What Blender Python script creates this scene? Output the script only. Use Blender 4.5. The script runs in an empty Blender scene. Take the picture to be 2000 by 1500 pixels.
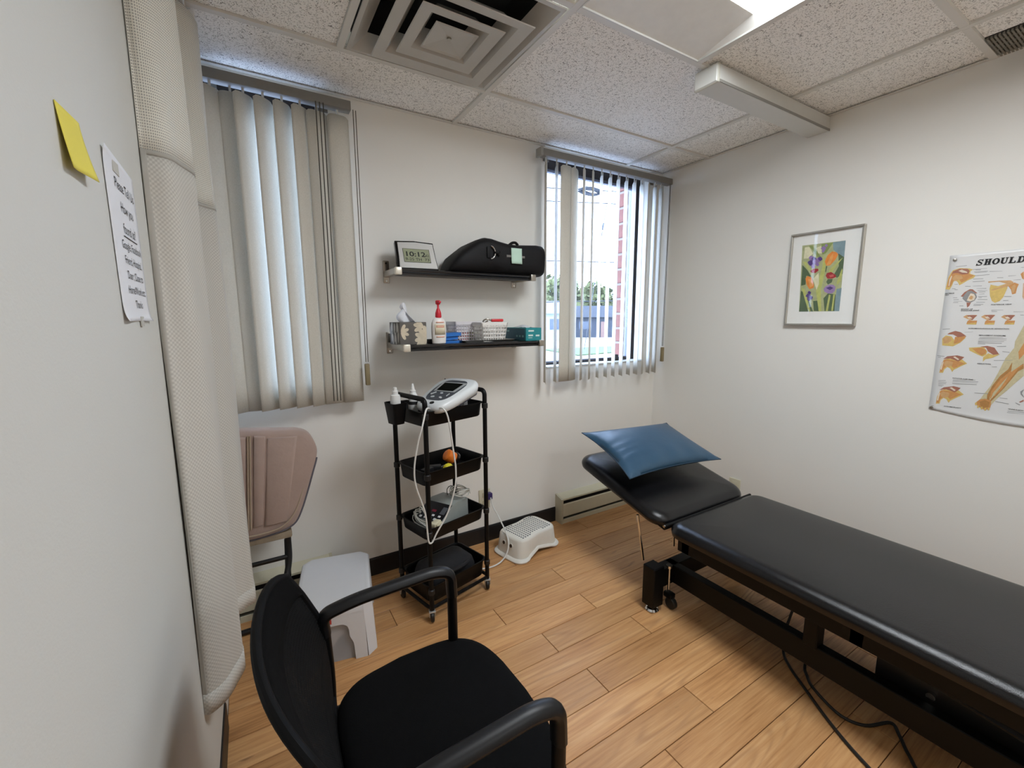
import bpy, bmesh, math, random
from mathutils import Vector, Matrix, noise, geometry
random.seed(7)
S = bpy.context.scene
C = S.collection
# ------------------------------------------------------------------ camera, sky, exposure
cd = bpy.data.cameras.new('camera'); cam = bpy.data.objects.new('camera', cd); C.objects.link(cam)
cam.location = (-.9655, -2.1892, 1.3372); cam.rotation_euler = (1.42105, .00531, -.54308)
cd.sensor_fit = 'HORIZONTAL'; cd.sensor_width = 36; cd.lens = 843.28 / 2000 * 36
cd.clip_start = .02; cd.clip_end = 300
S.camera = cam
S.view_settings.view_transform = 'Standard'; S.view_settings.look = 'None'
S.view_settings.gamma = 1; S.view_settings.use_curve_mapping = False
S.view_settings.exposure = 0.40
SKY = 9.5; LAMP = 18.0; FILL_LAMP = 9.0
try: S.cycles.diffuse_bounces = 8; S.cycles.max_bounces = 14; S.cycles.transparent_max_bounces = 16
except Exception: pass
w = bpy.data.worlds.new('overcast_sky'); S.world = w; w.use_nodes = True
nt = w.node_tree; bg = nt.nodes['Background']
bg.inputs[0].default_value = (.53, .69, 1.0, 1); bg.inputs[1].default_value = SKY
W, H, XL, YF = 1.586, 2.3207, -1.137, -4.25
PI = math.pi
# ------------------------------------------------------------------ materials
MATS = {}
def srgb(r, g, b):
    f = lambda c: (c / 12.92 if c <= .04045 else ((c + .055) / 1.055) ** 2.4)
    return (f(r / 255), f(g / 255), f(b / 255))
def mat(name, col, rough=.5, metal=0, var=.06, vscale=30, bump=0, bscale=200, spec=.5, emit=0, coat=0, sheen=0, alpha=None):
    if name in MATS: return MATS[name]
    m = bpy.data.materials.new(name); m.use_nodes = True; MATS[name] = m
    n, l = m.node_tree.nodes, m.node_tree.links; b = n['Principled BSDF']
    tc = n.new('ShaderNodeTexCoord'); no = n.new('ShaderNodeTexNoise')
    no.inputs['Scale'].default_value = vscale; no.inputs['Detail'].default_value = 4
    l.new(tc.outputs['Object'], no.inputs['Vector'])
    mx = n.new('ShaderNodeMix'); mx.data_type = 'RGBA'
    mx.inputs[6].default_value = (*[c * (1 - var) for c in col], 1)
    mx.inputs[7].default_value = (*[min(1, c * (1 + var)) for c in col], 1)
    l.new(no.outputs['Fac'], mx.inputs[0]); l.new(mx.outputs[2], b.inputs['Base Color'])
    b.inputs['Roughness'].default_value = rough; b.inputs['Metallic'].default_value = metal
    b.inputs['Specular IOR Level'].default_value = spec
    if coat: b.inputs['Coat Weight'].default_value = coat; b.inputs['Coat Roughness'].default_value = .1
    if sheen: b.inputs['Sheen Weight'].default_value = sheen
    if bump:
        n2 = n.new('ShaderNodeTexNoise'); n2.inputs['Scale'].default_value = bscale; n2.inputs['Detail'].default_value = 3
        l.new(tc.outputs['Object'], n2.inputs['Vector'])
        bp = n.new('ShaderNodeBump'); bp.inputs['Strength'].default_value = bump; bp.inputs['Distance'].default_value = .002
        l.new(n2.outputs['Fac'], bp.inputs['Height']); l.new(bp.outputs['Normal'], b.inputs['Normal'])
    if emit:
        b.inputs['Emission Color'].default_value = (*col, 1); b.inputs['Emission Strength'].default_value = emit
    return m
def node(m, t): return m.node_tree.nodes.new('ShaderNode' + t)
def link(m, a, b): m.node_tree.links.new(a, b)
def math_n(m, op, a, b=None):
    x = node(m, 'Math'); x.operation = op
    for i, v in enumerate((a, b)):
        if v is None: continue
        if isinstance(v, (int, float)): x.inputs[i].default_value = v
        else: link(m, v, x.inputs[i])
    return x.outputs[0]
def ramp(m, fac, stops):
    r = node(m, 'ValToRGB'); link(m, fac, r.inputs[0]); e = r.color_ramp.elements
    while len(e) < len(stops): e.new(.5)
    for k, (p, c) in enumerate(stops): e[k].position = p; e[k].color = (*c, 1) if len(c) == 3 else c
    return r.outputs[0]
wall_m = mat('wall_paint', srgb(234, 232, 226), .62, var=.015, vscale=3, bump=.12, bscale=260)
wall_m2 = mat('wall_paint_dimmed', srgb(204, 204, 199), .62, var=.015, vscale=3, bump=.12, bscale=260)  # wall paint again, darkened so the left wall looks less brightly lit
blackb = mat('black_vinyl', srgb(20, 20, 22), .45, var=.2)
white_pl = mat('white_plastic', srgb(226, 226, 224), .38, var=.02)
white_me = mat('white_enamel', srgb(205, 205, 200), .42, var=.03)
blk_me = mat('black_powdercoat', srgb(7, 7, 8), .45, spec=.22, var=.2, vscale=80, bump=.1, bscale=900)
chrome = mat('chrome', srgb(215, 215, 215), .14, 1, var=.05)
steel = mat('brushed_nickel', srgb(176, 170, 160), .34, 1, var=.08, vscale=60)
cream = mat('cream_enamel', srgb(205, 200, 176), .45, var=.05)
dark = mat('dark_void', srgb(10, 10, 10), .9)
bronze = mat('bronze_frame', srgb(40, 34, 34), .4, .3)
ink = mat('ink_black', srgb(22, 22, 24), .7)
cable_w = mat('white_cable', srgb(222, 222, 218), .45)
# ceiling tile
tile_m = mat('mineral_fibre_tile', srgb(246, 244, 240), .9, var=.03, vscale=6)
def speckle(m):
    n = m.node_tree.nodes; b = n['Principled BSDF']; src = b.inputs['Base Color'].links[0].from_socket
    g = node(m, 'NewGeometry'); mp = node(m, 'Mapping'); mp.inputs['Scale'].default_value = (1, 1.0, 1)
    link(m, g.outputs['Position'], mp.inputs['Vector'])
    n0 = node(m, 'TexNoise'); n0.inputs['Scale'].default_value = 70; n0.inputs['Detail'].default_value = 1
    link(m, mp.outputs[0], n0.inputs['Vector'])
    v = node(m, 'TexVoronoi'); v.inputs['Scale'].default_value = 185; v.inputs['Randomness'].default_value = 1
    link(m, mp.outputs[0], v.inputs['Vector'])
    n2 = node(m, 'TexNoise'); n2.inputs['Scale'].default_value = 55; n2.inputs['Detail'].default_value = 2
    link(m, mp.outputs[0], n2.inputs['Vector'])
    thr = math_n(m, 'MULTIPLY', math_n(m, 'SUBTRACT', n2.outputs['Fac'], .385), 1.45)
    hole = math_n(m, 'LESS_THAN', v.outputs['Distance'], thr)
    n3 = node(m, 'TexNoise'); n3.inputs['Scale'].default_value = 190; n3.inputs['Detail'].default_value = 0
    link(m, mp.outputs[0], n3.inputs['Vector'])
    f2 = math_n(m, 'MULTIPLY', math_n(m, 'GREATER_THAN', n3.outputs['Fac'], .63), .35)
    fac = math_n(m, 'MAXIMUM', math_n(m, 'MULTIPLY', hole, .85), f2)
    mx = node(m, 'Mix'); mx.data_type = 'RGBA'; link(m, fac, mx.inputs[0]); link(m, src, mx.inputs[6])
    mx.inputs[7].default_value = (*srgb(96, 91, 84), 1); link(m, mx.outputs[2], b.inputs['Base Color'])
    bp = node(m, 'Bump'); bp.inputs['Strength'].default_value = .5; bp.inputs['Distance'].default_value = .002; bp.invert = True
    link(m, fac, bp.inputs['Height']); link(m, bp.outputs[0], b.inputs['Normal'])
speckle(tile_m)
tee_m = mat('ceiling_grid_enamel', srgb(216, 214, 208), .5, var=.02)
# oak planks
oak = bpy.data.materials.new('oak_laminate'); oak.use_nodes = True
def build_oak(m):
    b = m.node_tree.nodes['Principled BSDF']
    g = node(m, 'NewGeometry'); oi = node(m, 'ObjectInfo')
    rv = node(m, 'Combine' + 'XYZ'); link(m, math_n(m, 'MULTIPLY', oi.outputs['Random'], 37.0), rv.inputs[0]); link(m, math_n(m, 'MULTIPLY', oi.outputs['Random'], 91.0), rv.inputs[1])
    ad = node(m, 'VectorMath'); ad.operation = 'ADD'; link(m, g.outputs['Position'], ad.inputs[0]); link(m, rv.outputs[0], ad.inputs[1])
    def nz(sx, sy, sc, det, dist=0, rough=.55):
        mp = node(m, 'Mapping'); mp.inputs['Scale'].default_value = (sx, sy, 1); link(m, ad.outputs[0], mp.inputs['Vector'])
        n = node(m, 'TexNoise'); n.inputs['Scale'].default_value = sc; n.inputs['Detail'].default_value = det
        n.inputs['Distortion'].default_value = dist; n.inputs['Roughness'].default_value = rough; link(m, mp.outputs[0], n.inputs['Vector'])
        return n.outputs['Fac']
    fine = nz(2.2, 60, 1.6, 6, .2, .65)
    broad = nz(1.1, 9, 1.0, 3, .6)
    # cathedral figure: contour rings of a stretched noise
    fig = nz(.9, 7.5, 1.0, 1, .3)
    ring = math_n(m, 'SINE', math_n(m, 'MULTIPLY', fig, 85))
    ring = math_n(m, 'MULTIPLY', math_n(m, 'ADD', ring, 1), .5)
    ringm = math_n(m, 'MULTIPLY', math_n(m, 'POWER', ring, 2.5), math_n(m, 'MAXIMUM', math_n(m, 'MULTIPLY', math_n(m, 'SUBTRACT', broad, .46), 3.0), 0))
    spots = nz(5, 26, 1.0, 2, .5)
    knot = math_n(m, 'MAXIMUM', math_n(m, 'MULTIPLY', math_n(m, 'SUBTRACT', spots, .69), 7.0), 0)
    t = math_n(m, 'ADD', math_n(m, 'MULTIPLY', fine, .50), math_n(m, 'MULTIPLY', broad, .52))
    col = ramp(m, t, ((.36, srgb(160, 110, 62)), (.46, srgb(192, 139, 84)), (.56, srgb(206, 155, 99)), (.68, srgb(219, 173, 119))))
    def dk(c, fac, d, amt):
        mx = node(m, 'Mix'); mx.data_type = 'RGBA'; f = math_n(m, 'MINIMUM', math_n(m, 'MULTIPLY', fac, amt), .8)
        link(m, f, mx.inputs[0]); link(m, c, mx.inputs[6]); mx.inputs[7].default_value = (*d, 1); return mx.outputs[2]
    col = dk(col, ringm, srgb(140, 92, 54), .75)
    col = dk(col, knot, srgb(92, 58, 34), .8)
    hs = node(m, 'HueSaturation'); link(m, col, hs.inputs['Color'])
    link(m, math_n(m, 'ADD', math_n(m, 'MULTIPLY', oi.outputs['Random'], .22), .89), hs.inputs['Value'])
    hs.inputs['Saturation'].default_value = .96
    link(m, hs.outputs[0], b.inputs['Base Color'])
    link(m, math_n(m, 'ADD', math_n(m, 'MULTIPLY', fine, .15), .36), b.inputs['Roughness'])
    b.inputs['Specular IOR Level'].default_value = .42
    bp = node(m, 'Bump'); bp.inputs['Strength'].default_value = .12; bp.inputs['Distance'].default_value = .001
    link(m, fine, bp.inputs['Height']); link(m, bp.outputs[0], b.inputs['Normal'])
build_oak(oak)
# ------------------------------------------------------------------ mesh helpers
class MB:
    def __init__(s): s.b = bmesh.new(); s.uv = None
    def box(s, x0, x1, y0, y1, z0, z1, bev=0, seg=2, M=None):
        mt = Matrix.Translation(((x0 + x1) / 2, (y0 + y1) / 2, (z0 + z1) / 2)) @ Matrix.Diagonal((abs(x1 - x0), abs(y1 - y0), abs(z1 - z0), 1))
        r = bmesh.ops.create_cube(s.b, size=1, matrix=mt); vs = r['verts']
        if bev:
            es = list({e for v in vs for e in v.link_edges})
            q = bmesh.ops.bevel(s.b, geom=es, offset=bev, segments=seg, affect='EDGES', profile=.5)
            vs = list({v for f in q['faces'] for v in f.verts} | {v for v in vs if v.is_valid})
        if M is not None: bmesh.ops.transform(s.b, matrix=M, verts=[v for v in vs if v.is_valid])
        return s
    def ring(s, pts): return [s.b.verts.new(p) for p in pts]
    def skin(s, loops, cap0=True, cap1=True, closed=True):
        R = [s.ring(p) for p in loops]; n = len(R[0])
        for a, b in zip(R, R[1:]):
            for i in range(n if closed else n - 1):
                j = (i + 1) % n
                try: s.b.faces.new((a[i], a[j], b[j], b[i]))
                except ValueError: pass
        if cap0: s.b.faces.new(R[0][::-1])
        if cap1: s.b.faces.new(R[-1])
        return s
    def tube(s, path, r, n=10, closed=False, flat=1.0, caps=True, up=None):
        P = [Vector(p) for p in path]; k = len(P); rr = r if isinstance(r, (list, tuple)) else [r] * k
        T = []
        for i in range(k):
            a = P[(i - 1) % k] if (closed or i) else P[0]; b = P[(i + 1) % k] if (closed or i < k - 1) else P[-1]
            t = (b - a); T.append(t.normalized() if t.length > 1e-9 else Vector((0, 0, 1)))
        u = Vector(up) if up else (Vector((0, 0, 1)) if abs(T[0].z) < .9 else Vector((1, 0, 0)))
        L = []
        for i in range(k):
            u = (u - T[i] * u.dot(T[i])); u = u.normalized() if u.length > 1e-6 else T[i].orthogonal().normalized()
            v = T[i].cross(u)
            L.append([P[i] + (u * math.cos(2 * PI * j / n) * flat + v * math.sin(2 * PI * j / n)) * rr[i] for j in range(n)])
        if closed: L.append(L[0])
        s.skin(L, caps and not closed, caps and not closed)
        return s
    def cyl(s, p, r, h, n=20, r2=None, axis='z', bev=0):
        r2 = r if r2 is None else r2; p = Vector(p)
        ax = {'x': (Vector((0, 1, 0)), Vector((0, 0, 1)), Vector((1, 0, 0))), 'y': (Vector((0, 0, 1)), Vector((1, 0, 0)), Vector((0, 1, 0))), 'z': (Vector((1, 0, 0)), Vector((0, 1, 0)), Vector((0, 0, 1)))}[axis]
        pr = [(r - bev, 0), (r, bev), (r2, h - bev), (r2 - bev, h)] if bev else [(r, 0), (r2, h)]
        s.skin([[p + ax[0] * q * math.cos(2 * PI * i / n) + ax[1] * q * math.sin(2 * PI * i / n) + ax[2] * hh for i in range(n)] for q, hh in pr]); return s
    def lathe(s, prof, c=(0, 0, 0), n=24, sx=1, sy=1):
        s.skin([[(c[0] + max(r, 1e-5) * math.cos(2 * PI * i / n) * sx, c[1] + max(r, 1e-5) * math.sin(2 * PI * i / n) * sy, c[2] + z) for i in range(n)] for r, z in prof]); return s
    def prism(s, pts, f, t):
        """pts 2D outline, f(u,v,w)->3D, thickness w from 0 to t"""
        s.skin([[f(u, v, 0) for u, v in pts], [f(u, v, t) for u, v in pts]]); return s
    def grid(s, nu, nv, f, uvf=None, closed_u=False):
        V = [[s.b.verts.new(f(i / nu, j / nv)) for j in range(nv + 1)] for i in range(nu + (0 if closed_u else 1))]
        uvl = s.b.loops.layers.uv.verify() if uvf else None
        for i in range(nu):
            for j in range(nv):
                a = V[i]; b = V[(i + 1) % len(V)]
                fc = s.b.faces.new((a[j], b[j], b[j + 1], a[j + 1]))
                if uvf:
                    for lp, (p, q) in zip(fc.loops, ((i, j), (i + 1, j), (i + 1, j + 1), (i, j + 1))): lp[uvl].uv = uvf(p / nu, q / nv)
        return s
    def xf(s, M): bmesh.ops.transform(s.b, matrix=M, verts=s.b.verts[:]); return s
    def build(s, name, m, parent=None, smooth=True, angle=35, world=False, solid=0):
        bmesh.ops.recalc_face_normals(s.b, faces=s.b.faces[:]) if not solid else None
        if world and parent is not None:
            o = Vector(parent.location)
            if parent.parent is not None: o = o + Vector(parent.parent.location)
            bmesh.ops.translate(s.b, vec=-o, verts=s.b.verts[:])
        me = bpy.data.meshes.new(name); s.b.to_mesh(me); s.b.free()
        me.materials.append(m)
        if smooth:
            for p in me.polygons: p.use_smooth = True
            me.set_sharp_from_angle(angle=math.radians(angle))
        o = bpy.data.objects.new(name, me); C.objects.link(o)
        if parent is not None: o.parent = parent
        if solid:
            md = o.modifiers.new('thickness', 'SOLIDIFY'); md.thickness = solid; md.offset = 0
        return o
def tag(o, label=None, cat=None, group=None, kind=None):
    if label: o['label'] = label
    if cat: o['category'] = cat
    if group: o['group'] = group
    if kind: o['kind'] = kind
    return o
def thing(name, label, cat, loc=(0, 0, 0), rz=0, group=None):
    o = bpy.data.objects.new(name, None); C.objects.link(o); o.location = loc; o.rotation_euler = (0, 0, rz)
    o.empty_display_size = .05
    return tag(o, label, cat, group)
def struct(o): o['kind'] = 'structure'; return o
def rrect(hw, hd, r, n=6, cx=0, cy=0):
    r = max(min(r, hw * .999, hd * .999), 1e-4); P = []
    for qx, qy, a0 in ((1, 1, 0), (-1, 1, 90), (-1, -1, 180), (1, -1, 270)):
        for k in range(n + 1):
            a = math.radians(a0 + 90 * k / n)
            P.append((cx + qx * (hw - r) + r * math.cos(a), cy + qy * (hd - r) + r * math.sin(a)))
    return P
def block(mb, hw, hd, r, prof, cx=0, cy=0, n=6):
    """stack of inset rounded rectangles: prof = [(inset, z)...]"""
    mb.skin([[(x, y, z) for x, y in rrect(hw - i, hd - i, max(r - i, .002), n, cx, cy)] for i, z in prof]); return mb
def crom(P, n=8, closed=False):
    P = [Vector(p) for p in P]; k = len(P); out = []
    for i in range(k if closed else k - 1):
        p0 = P[(i - 1) % k] if (closed or i) else P[0]; p1 = P[i]; p2 = P[(i + 1) % k]; p3 = P[(i + 2) % k] if (closed or i < k - 2) else P[-1]
        for j in range(n):
            t = j / n
            out.append(.5 * ((2 * p1) + (p2 - p0) * t + (2 * p0 - 5 * p1 + 4 * p2 - p3) * t * t + (3 * p1 - p0 - 3 * p2 + p3) * t ** 3))
    if not closed: out.append(P[-1])
    return out
def bend(P, r, n=5):
    """polyline with rounded corners"""
    P = [Vector(p) for p in P]; out = [P[0]]
    for a, b, c in zip(P, P[1:], P[2:]):
        d1 = (a - b); d2 = (c - b); q = min(r, d1.length * .49, d2.length * .49)
        s0 = b + d1.normalized() * q; s1 = b + d2.normalized() * q
        for k in range(n + 1):
            t = k / n; out.append(s0 * (1 - t) ** 2 + b * 2 * t * (1 - t) + s1 * t * t)
    out.append(P[-1]); return out
def cushion(mb, pts_fn, z0, z1, re, n=5):
    pass
FR = Matrix(((0, 0, -1, 0), (-1, 0, 0, 0), (0, 1, 0, 0), (0, 0, 0, 1)))     # print frame on the right wall: x -> -Y, y -> Z
FL = Matrix(((0, 0, 1, 0), (1, 0, 0, 0), (0, 1, 0, 0), (0, 0, 0, 1)))       # on the left wall: x -> +Y
FB = Matrix(((1, 0, 0, 0), (0, 0, -1, 0), (0, 1, 0, 0), (0, 0, 0, 1)))      # on the back wall: x -> +X
def text(body, size, m, M, parent, name='lettering', width=None, bold=0, align='LEFT', shear=0, world=True, depth=0):
    cu = bpy.data.curves.new('glyphs', 'FONT'); cu.body = body; cu.size = size; cu.offset = bold; cu.align_x = align; cu.shear = shear; cu.extrude = depth
    cu.resolution_u = 3
    t = bpy.data.objects.new('glyphs', cu); C.objects.link(t)
    dg = bpy.context.evaluated_depsgraph_get(); me = bpy.data.meshes.new_from_object(t.evaluated_get(dg))
    bpy.data.objects.remove(t); bpy.data.curves.remove(cu)
    if width and len(me.vertices):
        xs = [v.co.x for v in me.vertices]; k = width / max(1e-6, max(xs) - min(xs))
        me.transform(Matrix.Diagonal((k, 1, 1, 1)))
    me.transform(M)
    if world and parent is not None:
        o = Vector(parent.location)
        if parent.parent is not None: o = o + Vector(parent.parent.location)
        me.transform(Matrix.Translation(-o))
    me.materials.clear(); me.materials.append(m); me.name = name
    o = bpy.data.objects.new(name, me); C.objects.link(o); o.parent = parent
    return o
def fill2d(mb, pts2, vs):
    for tri in geometry.tessellate_polygon([[Vector((p[0], p[1], 0)) for p in pts2]]):
        try: mb.b.faces.new([vs[i] for i in tri])
        except ValueError: pass
def flat_polys(polys, M, name, m, parent, world=True):
    """coplanar printed shapes, one mesh"""
    mb = MB()
    for P in polys:
        vs = [mb.b.verts.new(M @ Vector((x, y, z))) for x, y, z in P]
        fill2d(mb, P, vs)
    return mb.build(name, m, parent, smooth=False, world=world)
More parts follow.
